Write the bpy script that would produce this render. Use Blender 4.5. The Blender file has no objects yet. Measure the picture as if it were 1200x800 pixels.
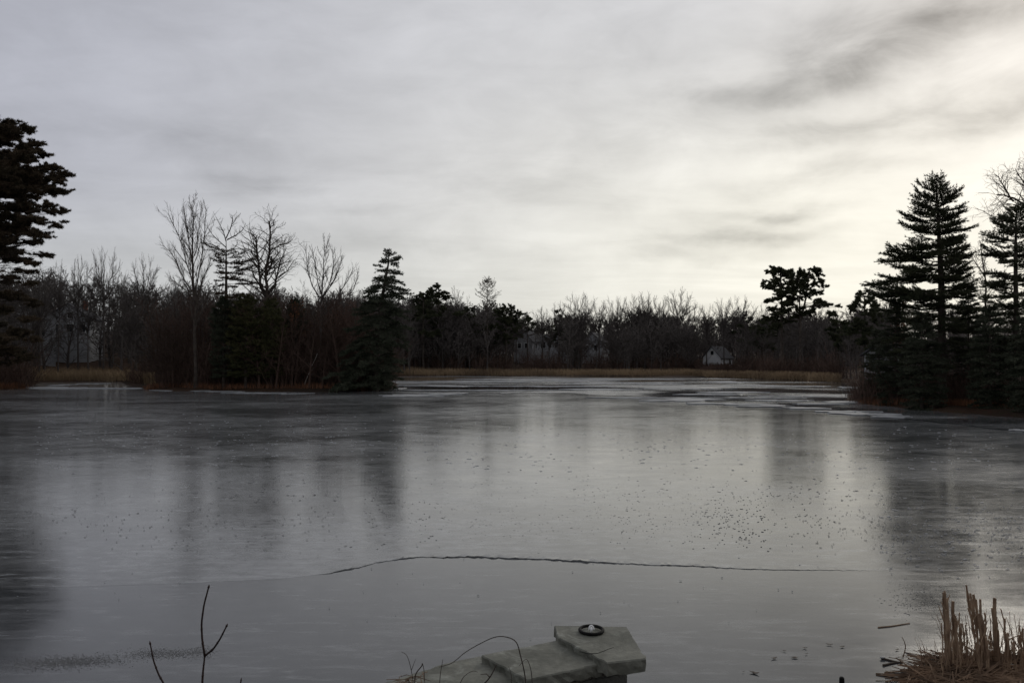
import bpy, math, random
import numpy as np

SC = bpy.context.scene
COL = SC.collection
PI = math.pi
RNG = np.random.default_rng(11)
random.seed(11)

# ------------------------------------------------------------------ camera
CAMH = 3.0
PITCH = math.atan(22 / 1000)
cam_d = bpy.data.cameras.new("camera")
cam_d.sensor_width = 36
cam_d.lens = 30
cam_d.clip_start = 0.05
cam_d.clip_end = 9000
cam = bpy.data.objects.new("camera", cam_d)
COL.objects.link(cam)
cam.location = (0, 0, CAMH)
cam.rotation_euler = (PI / 2 + PITCH, 0, 0)
SC.camera = cam


def pt(px, py, Y):
    """measured point of the photograph (1200x800) at distance Y"""
    u = (400 - py) / 1000
    fy = math.cos(PITCH) - u * math.sin(PITCH)
    fz = math.sin(PITCH) + u * math.cos(PITCH)
    s = Y / fy
    return np.array([(px - 600) / 1000 * s, Y, CAMH + fz * s])


def on_z(px, py, z=0.0):
    u = (400 - py) / 1000
    fy = math.cos(PITCH) - u * math.sin(PITCH)
    fz = math.sin(PITCH) + u * math.cos(PITCH)
    s = (z - CAMH) / fz
    return np.array([(px - 600) / 1000 * s, fy * s, z])


# ------------------------------------------------------------------ mesh helpers
class MB:
    def __init__(self):
        self.v = []
        self.f = []
        self.n = 0

    def add(self, verts, faces):
        verts = np.asarray(verts, float).reshape(-1, 3)
        faces = np.asarray(faces, np.int64)
        self.v.append(verts)
        self.f.append(faces + self.n)
        self.n += len(verts)

    def data(self):
        return np.concatenate(self.v), self.f

    def add_mb(self, data, M=None, off=(0, 0, 0)):
        v, fs = data
        if M is not None:
            v = v @ np.asarray(M).T
        v = v + np.asarray(off)
        base = self.n
        self.v.append(v)
        for f in fs:
            self.f.append(f + base)
        self.n += len(v)

    def mesh(self, name, mat, smooth=False):
        v = np.concatenate(self.v)
        me = bpy.data.meshes.new(name)
        me.vertices.add(len(v))
        me.vertices.foreach_set("co", v.astype(np.float32).ravel())
        loops = np.concatenate([f.ravel() for f in self.f])
        tot = np.concatenate([np.full(len(f), f.shape[1]) for f in self.f])
        start = np.concatenate([[0], np.cumsum(tot)[:-1]])
        me.loops.add(len(loops))
        me.loops.foreach_set("vertex_index", loops.astype(np.int32))
        me.polygons.add(len(tot))
        me.polygons.foreach_set("loop_start", start.astype(np.int32))
        me.polygons.foreach_set("loop_total", tot.astype(np.int32))
        me.polygons.foreach_set("use_smooth", np.full(len(tot), bool(smooth)))
        me.update(calc_edges=True)
        me.validate()
        me.materials.append(mat)
        return me


def obj(name, mb, mat, parent=None, smooth=False, loc=None):
    me = mb.mesh(name, mat, smooth)
    o = bpy.data.objects.new(name, me)
    COL.objects.link(o)
    if parent is not None:
        o.parent = parent
    if loc is not None:
        o.location = loc
    return o


def tag(o, label=None, cat=None, group=None, kind=None):
    if label:
        o["label"] = label
    if cat:
        o["category"] = cat
    if group:
        o["group"] = group
    if kind:
        o["kind"] = kind
    return o


def thing(name, label, cat, loc=(0, 0, 0), rz=0.0, group=None):
    o = bpy.data.objects.new(name, None)
    o.empty_display_size = 0.3
    COL.objects.link(o)
    o.location = tuple(float(c) for c in loc)
    o.rotation_euler = (0, 0, rz)
    return tag(o, label, cat, group)


def copy_tree(o, parent=None):
    c = o.copy()
    COL.objects.link(c)
    c.parent = parent
    for ch in list(o.children):
        copy_tree(ch, c)
    return c


def norm(v):
    return v / (np.linalg.norm(v) + 1e-12)


def tube(mb, pts, rad, sides=5, cap=True):
    pts = np.asarray(pts, float)
    n = len(pts)
    rad = np.broadcast_to(np.asarray(rad, float), (n,))
    t = np.gradient(pts, axis=0)
    t /= np.linalg.norm(t, axis=1)[:, None] + 1e-12
    ref = np.array([0.31, 0.93, 0.2]) if abs(t[0][1]) < 0.8 else np.array([0.9, 0.1, 0.3])
    a = np.cross(t, ref)
    a /= np.linalg.norm(a, axis=1)[:, None] + 1e-12
    b = np.cross(t, a)
    ang = np.arange(sides) * 2 * PI / sides
    ring = (np.cos(ang)[None, :, None] * a[:, None] + np.sin(ang)[None, :, None] * b[:, None]) * rad[:, None, None] + pts[:, None]
    v = ring.reshape(-1, 3)
    i = np.arange(n - 1)[:, None] * sides
    k = np.arange(sides)[None]
    k2 = (k + 1) % sides
    f = np.stack([i + k, i + k2, i + sides + k2, i + sides + k], -1).reshape(-1, 4)
    mb.add(v, f)
    if cap and sides > 3:
        base = mb.n - len(v)
        mb.f.append(np.array([[base + (n - 1) * sides + j for j in range(sides)]]))
        mb.f.append(np.array([[base + j for j in range(sides)][::-1]]))


def ribbons(mb, P, R, rng):
    """many polylines with equal point counts: P (N,n,3), R (N,n)"""
    P = np.asarray(P)
    N, n, _ = P.shape
    t = P[:, -1] - P[:, 0]
    w = np.cross(t, rng.normal(size=(N, 3)))
    w /= np.linalg.norm(w, axis=1)[:, None] + 1e-12
    L = P - w[:, None] * R[:, :, None]
    Rr = P + w[:, None] * R[:, :, None]
    v = np.stack([L, Rr], 2).reshape(-1, 3)
    b = (np.arange(N) * n * 2)[:, None] + (np.arange(n - 1) * 2)[None]
    f = np.stack([b, b + 1, b + 3, b + 2], -1).reshape(-1, 4)
    mb.add(v, f)


def blades(mb, C, D, k, length, width, spread, rng):
    """needle tufts: k thin triangles per tuft centre C with axis D"""
    M = len(C)
    C = np.repeat(C, k, 0)
    D = np.repeat(D, k, 0)
    d = D + rng.normal(0, spread, (M * k, 3))
    d /= np.linalg.norm(d, axis=1)[:, None] + 1e-9
    w = np.cross(d, rng.normal(size=(M * k, 3)))
    w /= np.linalg.norm(w, axis=1)[:, None] + 1e-9
    l = length * rng.uniform(0.6, 1.25, (M * k, 1))
    c0 = C + d * l * rng.uniform(-0.25, 0.1, (M * k, 1))
    v = np.stack([c0 - w * width * 0.5, c0 + w * width * 0.5, c0 + d * l], 1).reshape(-1, 3)
    f = np.arange(M * k * 3).reshape(-1, 3)
    mb.add(v, f)


def box(mb, x0, x1, y0, y1, z0, z1):
    v = [(x0, y0, z0), (x1, y0, z0), (x1, y1, z0), (x0, y1, z0), (x0, y0, z1), (x1, y0, z1), (x1, y1, z1), (x0, y1, z1)]
    mb.add(v, [(0, 3, 2, 1), (4, 5, 6, 7), (0, 1, 5, 4), (1, 2, 6, 5), (2, 3, 7, 6), (3, 0, 4, 7)])


# ------------------------------------------------------------------ materials
def new_mat(name):
    m = bpy.data.materials.new(name)
    m.use_nodes = True
    nt = m.node_tree
    return m, nt, nt.nodes["Principled BSDF"]


def N(nt, t, **kw):
    n = nt.nodes.new(t)
    for k, v in kw.items():
        setattr(n, k, v)
    return n


def simple(name, c1, c2, scale=3.0, rough=0.8, spec=0.2, bump=0.0, detail=4, objrand=0.0, coord="Object"):
    m, nt, p = new_mat(name)
    tc = N(nt, "ShaderNodeTexCoord")
    ns = N(nt, "ShaderNodeTexNoise")
    ns.inputs["Scale"].default_value = scale
    ns.inputs["Detail"].default_value = detail
    nt.links.new(tc.outputs[coord], ns.inputs["Vector"])
    cr = N(nt, "ShaderNodeValToRGB")
    cr.color_ramp.elements[0].position = 0.32
    cr.color_ramp.elements[1].position = 0.68
    cr.color_ramp.elements[0].color = (*c1, 1)
    cr.color_ramp.elements[1].color = (*c2, 1)
    nt.links.new(ns.outputs["Fac"], cr.inputs["Fac"])
    out = cr.outputs["Color"]
    if objrand:
        oi = N(nt, "ShaderNodeObjectInfo")
        mr = N(nt, "ShaderNodeMapRange")
        mr.inputs["To Min"].default_value = 1 - objrand
        mr.inputs["To Max"].default_value = 1 + objrand
        nt.links.new(oi.outputs["Random"], mr.inputs["Value"])
        hs = N(nt, "ShaderNodeHueSaturation")
        nt.links.new(mr.outputs["Result"], hs.inputs["Value"])
        nt.links.new(out, hs.inputs["Color"])
        out = hs.outputs["Color"]
    nt.links.new(out, p.inputs["Base Color"])
    p.inputs["Roughness"].default_value = rough
    p.inputs["Specular IOR Level"].default_value = spec
    if bump:
        b = N(nt, "ShaderNodeBump")
        b.inputs["Strength"].default_value = bump
        b.inputs["Distance"].default_value = 0.02
        n2 = N(nt, "ShaderNodeTexNoise")
        n2.inputs["Scale"].default_value = scale * 6
        n2.inputs["Detail"].default_value = 6
        nt.links.new(tc.outputs[coord], n2.inputs["Vector"])
        nt.links.new(n2.outputs["Fac"], b.inputs["Height"])
        nt.links.new(b.outputs["Normal"], p.inputs["Normal"])
    return m


M = {}
M["bark"] = simple("bark", (0.055, 0.045, 0.038), (0.12, 0.1, 0.085), 2.0, 0.9, 0.1, objrand=0.25)
M["bark_far"] = simple("far_bark", (0.075, 0.065, 0.06), (0.14, 0.125, 0.115), 0.15, 0.9, 0.1, objrand=0.25)
M["bark_pale"] = simple("pale_bark", (0.3, 0.27, 0.24), (0.5, 0.47, 0.42), 2.0, 0.8, 0.1)
M["pine"] = simple("pine_needles", (0.03, 0.038, 0.02), (0.095, 0.1, 0.055), 0.7, 0.7, 0.15)
M["pine_brown"] = simple("pine_needles_brownish", (0.045, 0.038, 0.024), (0.12, 0.085, 0.055), 0.5, 0.7, 0.15)
M["hemlock"] = simple("hemlock_needles", (0.032, 0.04, 0.025), (0.095, 0.105, 0.07), 1.1, 0.7, 0.15)
M["cedar"] = simple("cedar_foliage", (0.045, 0.05, 0.022), (0.12, 0.115, 0.05), 0.5, 0.7, 0.15)
M["oak_leaf"] = simple("dry_oak_leaves", (0.11, 0.055, 0.032), (0.27, 0.13, 0.07), 0.8, 0.8, 0.15)
M["brush"] = simple("brush_stems", (0.055, 0.038, 0.03), (0.13, 0.085, 0.068), 0.12, 0.9, 0.1)
M["reed_far"] = simple("dry_marsh_grass", (0.16, 0.115, 0.075), (0.36, 0.265, 0.165), 0.12, 0.9, 0.1)
M["reed"] = simple("cattail_stalk", (0.17, 0.11, 0.072), (0.42, 0.3, 0.2), 6.0, 0.75, 0.25, bump=0.3)
M["reed_dark"] = simple("wet_reed_litter", (0.07, 0.045, 0.03), (0.28, 0.185, 0.12), 5.0, 0.8, 0.25)
M["twig"] = simple("twig_bark", (0.02, 0.012, 0.011), (0.05, 0.028, 0.024), 12.0, 0.6, 0.3)
M["briar"] = simple("briar_stem", (0.03, 0.022, 0.018), (0.07, 0.05, 0.04), 12.0, 0.7, 0.3)
M["iron"] = simple("black_iron", (0.004, 0.004, 0.004), (0.012, 0.011, 0.01), 30.0, 0.7, 0.15, bump=0.3)
M["white_wall"] = simple("white_clapboard", (0.62, 0.64, 0.66), (0.78, 0.79, 0.8), 0.6, 0.7, 0.2)
M["grey_wall"] = simple("grey_clapboard", (0.26, 0.265, 0.275), (0.36, 0.365, 0.375), 0.6, 0.8, 0.2)
M["roof"] = simple("asphalt_shingle", (0.045, 0.045, 0.05), (0.085, 0.085, 0.09), 1.5, 0.9, 0.1)
M["trim"] = simple("white_trim", (0.7, 0.7, 0.7), (0.8, 0.8, 0.8), 1.0, 0.6, 0.3)
M["glass"] = simple("dark_window_glass", (0.012, 0.014, 0.016), (0.02, 0.022, 0.025), 1.0, 0.15, 0.5)
M["brick"] = simple("chimney_brick", (0.16, 0.07, 0.05), (0.24, 0.11, 0.08), 6.0, 0.9, 0.1)
M["car_paint"] = simple("pale_car_paint", (0.55, 0.56, 0.57), (0.6, 0.61, 0.62), 1.0, 0.3, 0.5)
M["tyre"] = simple("tyre_rubber", (0.02, 0.02, 0.02), (0.03, 0.03, 0.03), 5.0, 0.9, 0.2)
M["leaf"] = simple("wet_leaf", (0.025, 0.018, 0.012), (0.07, 0.045, 0.03), 20.0, 0.6, 0.3)
M["fleck"] = simple("dark_ice_fleck", (0.04, 0.04, 0.04), (0.17, 0.17, 0.168), 0.8, 0.35, 0.4)
M["frost"] = simple("frost_ice", (0.13, 0.135, 0.14), (0.34, 0.35, 0.36), 1.0, 0.55, 0.4)


def mat_ground():
    m, nt, p = new_mat("leaf_litter_ground")
    tc = N(nt, "ShaderNodeTexCoord")
    n1 = N(nt, "ShaderNodeTexNoise")
    n1.inputs["Scale"].default_value = 0.09
    n1.inputs["Detail"].default_value = 8
    nt.links.new(tc.outputs["Object"], n1.inputs["Vector"])
    cr = N(nt, "ShaderNodeValToRGB")
    e = cr.color_ramp.elements
    e[0].position, e[0].color = 0.35, (0.03, 0.022, 0.016, 1)
    e[1].position, e[1].color = 0.7, (0.085, 0.055, 0.036, 1)
    x = cr.color_ramp.elements.new(0.52)
    x.color = (0.06, 0.035, 0.022, 1)
    nt.links.new(n1.outputs["Fac"], cr.inputs["Fac"])
    n2 = N(nt, "ShaderNodeTexNoise")
    n2.inputs["Scale"].default_value = 4
    n2.inputs["Detail"].default_value = 8
    nt.links.new(tc.outputs["Object"], n2.inputs["Vector"])
    mx = N(nt, "ShaderNodeMix", data_type="RGBA", blend_type="MULTIPLY")
    mx.inputs[0].default_value = 0.6
    nt.links.new(cr.outputs["Color"], mx.inputs[6])
    nt.links.new(n2.outputs["Color"], mx.inputs[7])
    nt.links.new(mx.outputs[2], p.inputs["Base Color"])
    b = N(nt, "ShaderNodeBump")
    b.inputs["Strength"].default_value = 0.8
    b.inputs["Distance"].default_value = 0.2
    nt.links.new(n2.outputs["Fac"], b.inputs["Height"])
    nt.links.new(b.outputs["Normal"], p.inputs["Normal"])
    p.inputs["Roughness"].default_value = 0.95
    p.inputs["Specular IOR Level"].default_value = 0.1
    return m


def mapping(nt, src, scale, loc=(0, 0, 0), rot=(0, 0, 0)):
    mp = N(nt, "ShaderNodeMapping")
    mp.inputs["Scale"].default_value = scale
    mp.inputs["Location"].default_value = loc
    mp.inputs["Rotation"].default_value = rot
    nt.links.new(src, mp.inputs["Vector"])
    return mp.outputs["Vector"]


def noise(nt, vec, scale, detail=5, rough=0.55, dist=0.0):
    n = N(nt, "ShaderNodeTexNoise")
    n.inputs["Scale"].default_value = scale
    n.inputs["Detail"].default_value = detail
    n.inputs["Roughness"].default_value = rough
    n.inputs["Distortion"].default_value = dist
    nt.links.new(vec, n.inputs["Vector"])
    return n.outputs["Fac"]


def maprange(nt, val, a, b, c, d, clamp=True, interp="LINEAR"):
    r = N(nt, "ShaderNodeMapRange", interpolation_type=interp)
    r.clamp = clamp
    r.inputs["From Min"].default_value = a
    r.inputs["From Max"].default_value = b
    r.inputs["To Min"].default_value = c
    r.inputs["To Max"].default_value = d
    nt.links.new(val, r.inputs["Value"])
    return r.outputs["Result"]


def math_n(nt, op, a, b=None, clamp=False):
    n = N(nt, "ShaderNodeMath", operation=op)
    n.use_clamp = clamp
    for i, v in enumerate((a, b)):
        if v is None:
            continue
        if isinstance(v, (int, float)):
            n.inputs[i].default_value = v
        else:
            nt.links.new(v, n.inputs[i])
    return n.outputs[0]


def mat_ice(name, base_lo, base_hi, rough_lo, rough_hi, bump, frost_lo=0.62, frost_hi=0.8, frost_amt=0.25, big_scale=(0.1, 0.14, 1), big_only=False, wisp_amt=0.2):
    """black pond ice: dark body, glossy skin, patches of frost and fine surface relief"""
    m, nt, p = new_mat(name)
    geo = N(nt, "ShaderNodeNewGeometry")
    pos = geo.outputs["Position"]
    big = noise(nt, mapping(nt, pos, big_scale), 1.0, 6, 0.6, 0.6)
    mid = noise(nt, mapping(nt, pos, (0.7, 0.9, 1)), 1.0, 6, 0.6, 0.4)
    fine = noise(nt, mapping(nt, pos, (3.0, 4.5, 1)), 1.0, 5, 0.6)
    grain = noise(nt, mapping(nt, pos, (14, 18, 1)), 1.0, 3, 0.6)
    cr = N(nt, "ShaderNodeValToRGB")
    cr.color_ramp.elements[0].position = 0.3
    cr.color_ramp.elements[1].position = 0.7
    cr.color_ramp.elements[0].color = (*base_lo, 1)
    cr.color_ramp.elements[1].color = (*base_hi, 1)
    nt.links.new(mid, cr.inputs["Fac"])
    # frost: thin whitish crust on the higher, rougher ice
    fm = math_n(nt, "ADD", math_n(nt, "MULTIPLY", big, 0.6), math_n(nt, "MULTIPLY", fine, 0.4))
    streak = noise(nt, mapping(nt, pos, (1.1, 5.5, 1), (3, 1, 0), (0, 0, 0.12)), 1.0, 6, 0.65, 0.8)
    speck = noise(nt, mapping(nt, pos, (5, 14, 1)), 1.0, 4, 0.7)
    fmask = maprange(nt, fm, frost_lo * 0.8, frost_hi * 0.8, 0, frost_amt, interp="SMOOTHSTEP")
    wisp = math_n(nt, "MULTIPLY", maprange(nt, streak, 0.5, 0.72, 0, 1), maprange(nt, speck, 0.4, 0.65, 0.2, 1))
    fmask = math_n(nt, "ADD", fmask, math_n(nt, "MULTIPLY", wisp, wisp_amt), clamp=True)
    mx = N(nt, "ShaderNodeMix", data_type="RGBA")
    nt.links.new(fmask, mx.inputs[0])
    nt.links.new(cr.outputs["Color"], mx.inputs[6])
    mx.inputs[7].default_value = (0.6, 0.62, 0.64, 1)
    nt.links.new(mx.outputs[2], p.inputs["Base Color"])
    rr = maprange(nt, big, 0.42, 0.6, 0.3, 0.7) if big_only else math_n(nt, "ADD", math_n(nt, "MULTIPLY", big, 0.5), math_n(nt, "MULTIPLY", mid, 0.5))
    rg = maprange(nt, rr, 0.35, 0.65, rough_lo, rough_hi)
    rg = math_n(nt, "ADD", rg, math_n(nt, "MULTIPLY", math_n(nt, "SUBTRACT", streak, 0.5), 0.16))
    nt.links.new(rg, p.inputs["Roughness"])
    p.inputs["IOR"].default_value = 1.4
    h = math_n(nt, "ADD", math_n(nt, "MULTIPLY", mid, 0.5), math_n(nt, "ADD", math_n(nt, "MULTIPLY", fine, 0.12), math_n(nt, "ADD", math_n(nt, "MULTIPLY", grain, 0.03), math_n(nt, "MULTIPLY", speck, 0.06))))
    b = N(nt, "ShaderNodeBump")
    b.inputs["Strength"].default_value = bump
    b.inputs["Distance"].default_value = 0.05
    nt.links.new(h, b.inputs["Height"])
    nt.links.new(b.outputs["Normal"], p.inputs["Normal"])
    return m


M["ground"] = mat_ground()
M["ice"] = mat_ice("clear_ice", (0.03, 0.033, 0.036), (0.06, 0.063, 0.067), 0.10, 0.2, 0.08, 0.6, 0.95, 0.12)
M["ice_shelf"] = mat_ice("grey_ice", (0.03, 0.032, 0.034), (0.07, 0.073, 0.075), 0.11, 0.2, 0.1, 0.5, 0.8, 0.22, wisp_amt=0.32)
M["ice_far"] = mat_ice("broken_thin_ice", (0.012, 0.013, 0.014), (0.03, 0.03, 0.03), 0.05, 0.3, 0.05, 0.52, 0.62, 0.22, big_scale=(0.035, 0.06, 1), big_only=True)


def mat_stone():
    m, nt, p = new_mat("bluestone")
    tc = N(nt, "ShaderNodeTexCoord")
    o = tc.outputs["Object"]
    a = noise(nt, o, 3.0, 8, 0.6, 0.3)
    b_ = noise(nt, o, 22.0, 6, 0.65)
    lich = noise(nt, mapping(nt, o, (1, 1, 1), (3.1, 1.7, 0)), 5.0, 8, 0.7, 0.5)
    cr = N(nt, "ShaderNodeValToRGB")
    e = cr.color_ramp.elements
    e[0].position, e[0].color = 0.3, (0.06, 0.063, 0.05, 1)
    e[1].position, e[1].color = 0.7, (0.19, 0.19, 0.16, 1)
    nt.links.new(a, cr.inputs["Fac"])
    mx = N(nt, "ShaderNodeMix", data_type="RGBA", blend_type="OVERLAY")
    mx.inputs[0].default_value = 0.6
    nt.links.new(cr.outputs["Color"], mx.inputs[6])
    nt.links.new(b_, mx.inputs[7])
    mx2 = N(nt, "ShaderNodeMix", data_type="RGBA")
    nt.links.new(maprange(nt, lich, 0.54, 0.7, 0, 0.6), mx2.inputs[0])
    nt.links.new(mx.outputs[2], mx2.inputs[6])
    mx2.inputs[7].default_value = (0.36, 0.37, 0.33, 1)
    nt.links.new(mx2.outputs[2], p.inputs["Base Color"])
    p.inputs["Roughness"].default_value = 0.75
    p.inputs["Specular IOR Level"].default_value = 0.3
    bp = N(nt, "ShaderNodeBump")
    bp.inputs["Strength"].default_value = 0.9
    bp.inputs["Distance"].default_value = 0.012
    nt.links.new(math_n(nt, "ADD", a, math_n(nt, "MULTIPLY", b_, 0.5)), bp.inputs["Height"])
    nt.links.new(bp.outputs["Normal"], p.inputs["Normal"])
    return m


M["stone"] = mat_stone()
M["rubble"] = simple("rubble_stone", (0.05, 0.05, 0.046), (0.13, 0.13, 0.115), 5.0, 0.9, 0.2, bump=0.8)
M["mortar"] = simple("old_mortar", (0.1, 0.09, 0.075), (0.2, 0.185, 0.16), 12.0, 0.95, 0.1, bump=0.8)

# ------------------------------------------------------------------ sky
SUN_AZ = math.radians(33)     # to the right of straight ahead (+Y)
SUN_EL = math.radians(24)


def build_world():
    w = bpy.data.worlds.new("World")
    SC.world = w
    w.use_nodes = True
    nt = w.node_tree
    nt.nodes.clear()
    out = N(nt, "ShaderNodeOutputWorld")
    sky = N(nt, "ShaderNodeTexSky", sky_type="NISHITA")
    sky.sun_disc = False
    sky.sun_elevation = SUN_EL
    sky.sun_rotation = SUN_AZ
    bg1 = N(nt, "ShaderNodeBackground")
    bg1.inputs["Strength"].default_value = 0.06
    nt.links.new(sky.outputs["Color"], bg1.inputs["Color"])
    # overcast: layered cloud deck described by direction
    tc = N(nt, "ShaderNodeTexCoord")
    d = tc.outputs["Generated"]
    sp = N(nt, "ShaderNodeSeparateXYZ")
    nt.links.new(d, sp.inputs[0])
    x, y, z = sp.outputs
    az0 = math_n(nt, "ARCTAN2", x, y)
    el0 = math_n(nt, "ARCSINE", z)
    # cloud-deck coordinates (plane above the viewer)
    zz = math_n(nt, "ADD", math_n(nt, "MAXIMUM", z, 0.0), 0.09)
    cb = N(nt, "ShaderNodeCombineXYZ")
    nt.links.new(math_n(nt, "DIVIDE", x, zz), cb.inputs[0])
    nt.links.new(math_n(nt, "DIVIDE", y, zz), cb.inputs[1])
    deck = cb.outputs[0]
    n_big = noise(nt, mapping(nt, deck, (0.55, 0.95, 1), (2.3, 0.7, 0), (0, 0, 0.25)), 1.0, 7, 0.55, 0.7)
    n_mid = noise(nt, mapping(nt, deck, (1.3, 2.6, 1), (7.3, 4.7, 0), (0, 0, 0.2)), 1.0, 8, 0.58, 0.9)
    ca = N(nt, "ShaderNodeCombineXYZ")
    nt.links.new(az0, ca.inputs[0])
    nt.links.new(el0, ca.inputs[1])
    puff = noise(nt, mapping(nt, ca.outputs[0], (8, 17, 1), (4.4, 2.2, 0), (0, 0, -0.12)), 1.0, 8, 0.6, 0.4)
    n_wrp = noise(nt, mapping(nt, ca.outputs[0], (5, 9, 1), (1.3, 9.7, 0)), 1.0, 5, 0.55, 0.2)
    n_wrp2 = noise(nt, mapping(nt, ca.outputs[0], (5, 9, 1), (5.3, 3.7, 0)), 1.0, 5, 0.55, 0.2)
    az = math_n(nt, "ADD", az0, math_n(nt, "MULTIPLY", math_n(nt, "SUBTRACT", n_wrp, 0.5), 0.16))
    el = math_n(nt, "ADD", el0, math_n(nt, "MULTIPLY", math_n(nt, "SUBTRACT", n_wrp2, 0.5), 0.075))

    def gauss(px, py, sx, sy, slope=0.0, warped=True):
        a0 = math.atan((px - 600) / 1000)
        e0 = math.atan((422 - py) / 1000 * math.cos(a0))
        A, E = (az, el) if warped else (az0, el0)
        u = math_n(nt, "SUBTRACT", A, a0)
        v = math_n(nt, "SUBTRACT", math_n(nt, "SUBTRACT", E, e0), math_n(nt, "MULTIPLY", u, slope))
        u = math_n(nt, "DIVIDE", u, sx / 1000)
        v = math_n(nt, "DIVIDE", v, sy / 1000)
        q = math_n(nt, "ADD", math_n(nt, "MULTIPLY", u, u), math_n(nt, "MULTIPLY", v, v))
        return math_n(nt, "EXPONENT", math_n(nt, "MULTIPLY", q, -1.0))

    # base colours
    def mixc(f, a, b):
        m_ = N(nt, "ShaderNodeMix", data_type="RGBA")
        nt.links.new(f, m_.inputs[0])
        for i, c in ((6, a), (7, b)):
            if isinstance(c, tuple):
                m_.inputs[i].default_value = (*c, 1)
            else:
                nt.links.new(c, m_.inputs[i])
        return m_.outputs[2]

    base = mixc(maprange(nt, az0, -0.6, 0.12, 0, 1, interp="SMOOTHSTEP"), (0.47, 0.48, 0.54), (0.68, 0.68, 0.70))
    hor = maprange(nt, el0, 0.22, 0.03, 0, 1, interp="SMOOTHSTEP")
    base = mixc(math_n(nt, "MULTIPLY", hor, 0.6), base, (0.61, 0.62, 0.59))
    glow = gauss(1120, 270, 530, 175, 0.0, False)
    base = mixc(math_n(nt, "MULTIPLY", glow, 0.85), base, (1.08, 1.04, 0.90))
    glow2 = gauss(1330, -20, 250, 240, 0.0, False)
    base = mixc(math_n(nt, "MULTIPLY", glow2, 0.6), base, (1.15, 1.08, 0.98))
    up = maprange(nt, el0, 0.45, 1.2, 0, 1, interp="SMOOTHSTEP")
    base = mixc(up, base, (0.5, 0.505, 0.53))
    # behind the viewer the deck is a little duller
    back = maprange(nt, y, 0.35, -0.35, 0, 1, interp="SMOOTHSTEP")
    base = mixc(back, base, (0.37, 0.375, 0.40))
    # darker cloud banks
    banks = [(1075, 40, 125, 48, 0.05, 0.36), (1130, 8, 80, 30, 0.1, 0.2), (1010, 62, 70, 34, 0.1, 0.18), (845, 112, 70, 17, -0.05, 0.22), (930, 105, 60, 18, 0.1, 0.14), (730, 55, 60, 30, 0, .06), (1010, 145, 120, 19, 0.2, 0.34), (1170, 128, 100, 18, 0.15, 0.38),
             (960, 208, 90, 12, 0.1, 0.24), (905, 250, 70, 9, 0.0, 0.3), (880, 277, 90, 10, 0.0, 0.32), (300, 214, 90, 14, -0.02, 0.22),
             (400, 248, 70, 9, 0.0, 0.14), (200, 165, 120, 22, 0, 0.12), (720, 185, 150, 40, 0.1, 0.10), (790, 300, 90, 8, 0, 0.14), (480, 290, 150, 14, 0, 0.10)]
    tot = None
    for px, py, sx, sy, sl, a in banks:
        g = math_n(nt, "MULTIPLY", gauss(px, py, sx, sy, sl), a)
        tot = g if tot is None else math_n(nt, "ADD", tot, g)
    tot = math_n(nt, "MULTIPLY", tot, maprange(nt, puff, 0.3, 0.7, 0.6, 1.25))
    gen = maprange(nt, n_big, 0.3, 0.75, -0.06, 0.10)
    gen2 = math_n(nt, "ADD", maprange(nt, n_mid, 0.3, 0.75, -0.03, 0.05), maprange(nt, puff, 0.3, 0.7, -0.05, 0.085))
    dark = math_n(nt, "ADD", tot, math_n(nt, "ADD", gen, gen2))
    fac = math_n(nt, "SUBTRACT", 1.0, dark)
    vs = N(nt, "ShaderNodeVectorMath", operation="SCALE")
    nt.links.new(base, vs.inputs[0])
    nt.links.new(fac, vs.inputs["Scale"])
    bg2 = N(nt, "ShaderNodeBackground")
    nt.links.new(vs.outputs[0], bg2.inputs["Color"])
    bg2.inputs["Strength"].default_value = 1.0
    ms = N(nt, "ShaderNodeMixShader")
    ms.inputs[0].default_value = 0.93
    nt.links.new(bg1.outputs[0], ms.inputs[1])
    nt.links.new(bg2.outputs[0], ms.inputs[2])
    nt.links.new(ms.outputs[0], out.inputs["Surface"])


build_world()
sun_d = bpy.data.lights.new("sun", "SUN")
sun_d.energy = 0.5
sun_d.angle = math.radians(16)
sun_d.color = (1.0, 0.93, 0.82)
sun = bpy.data.objects.new("sun", sun_d)
COL.objects.link(sun)
sun.rotation_euler = (PI / 2 - SUN_EL, 0, PI - SUN_AZ)
sun.location = (40, 60, 60)

# ------------------------------------------------------------------ terrain
shore_px = [(-700, 455), (-300, 455), (0, 456.5), (36, 455.5), (50, 448.5), (90, 447.5), (142, 447.2), (158, 455), (175, 457.5), (205, 458.5), (260, 458), (330, 459.5), (380, 460), (430, 458.5), (462, 457.5),
            (470, 453), (462, 447), (464, 441.5), (520, 440.5), (600, 441.2), (680, 441), (760, 441), (830, 442.5), (880, 444), (940, 446), (985, 449),
            (1005, 456), (985, 466), (1000, 473), (1050, 478.5), (1100, 483), (1150, 487), (1230, 493), (1500, 500), (2200, 530)]
SH = np.array([on_z(a, b)[:2] for a, b in shore_px])
POND = np.vstack([SH, [[60, 12], [25, 6.3], [6.3, 7.0], [4.6, 6.2], [2, 5.6], [-2, 5.4], [-8, 6.2], [-40, 10], [-110, 30]]])


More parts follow.
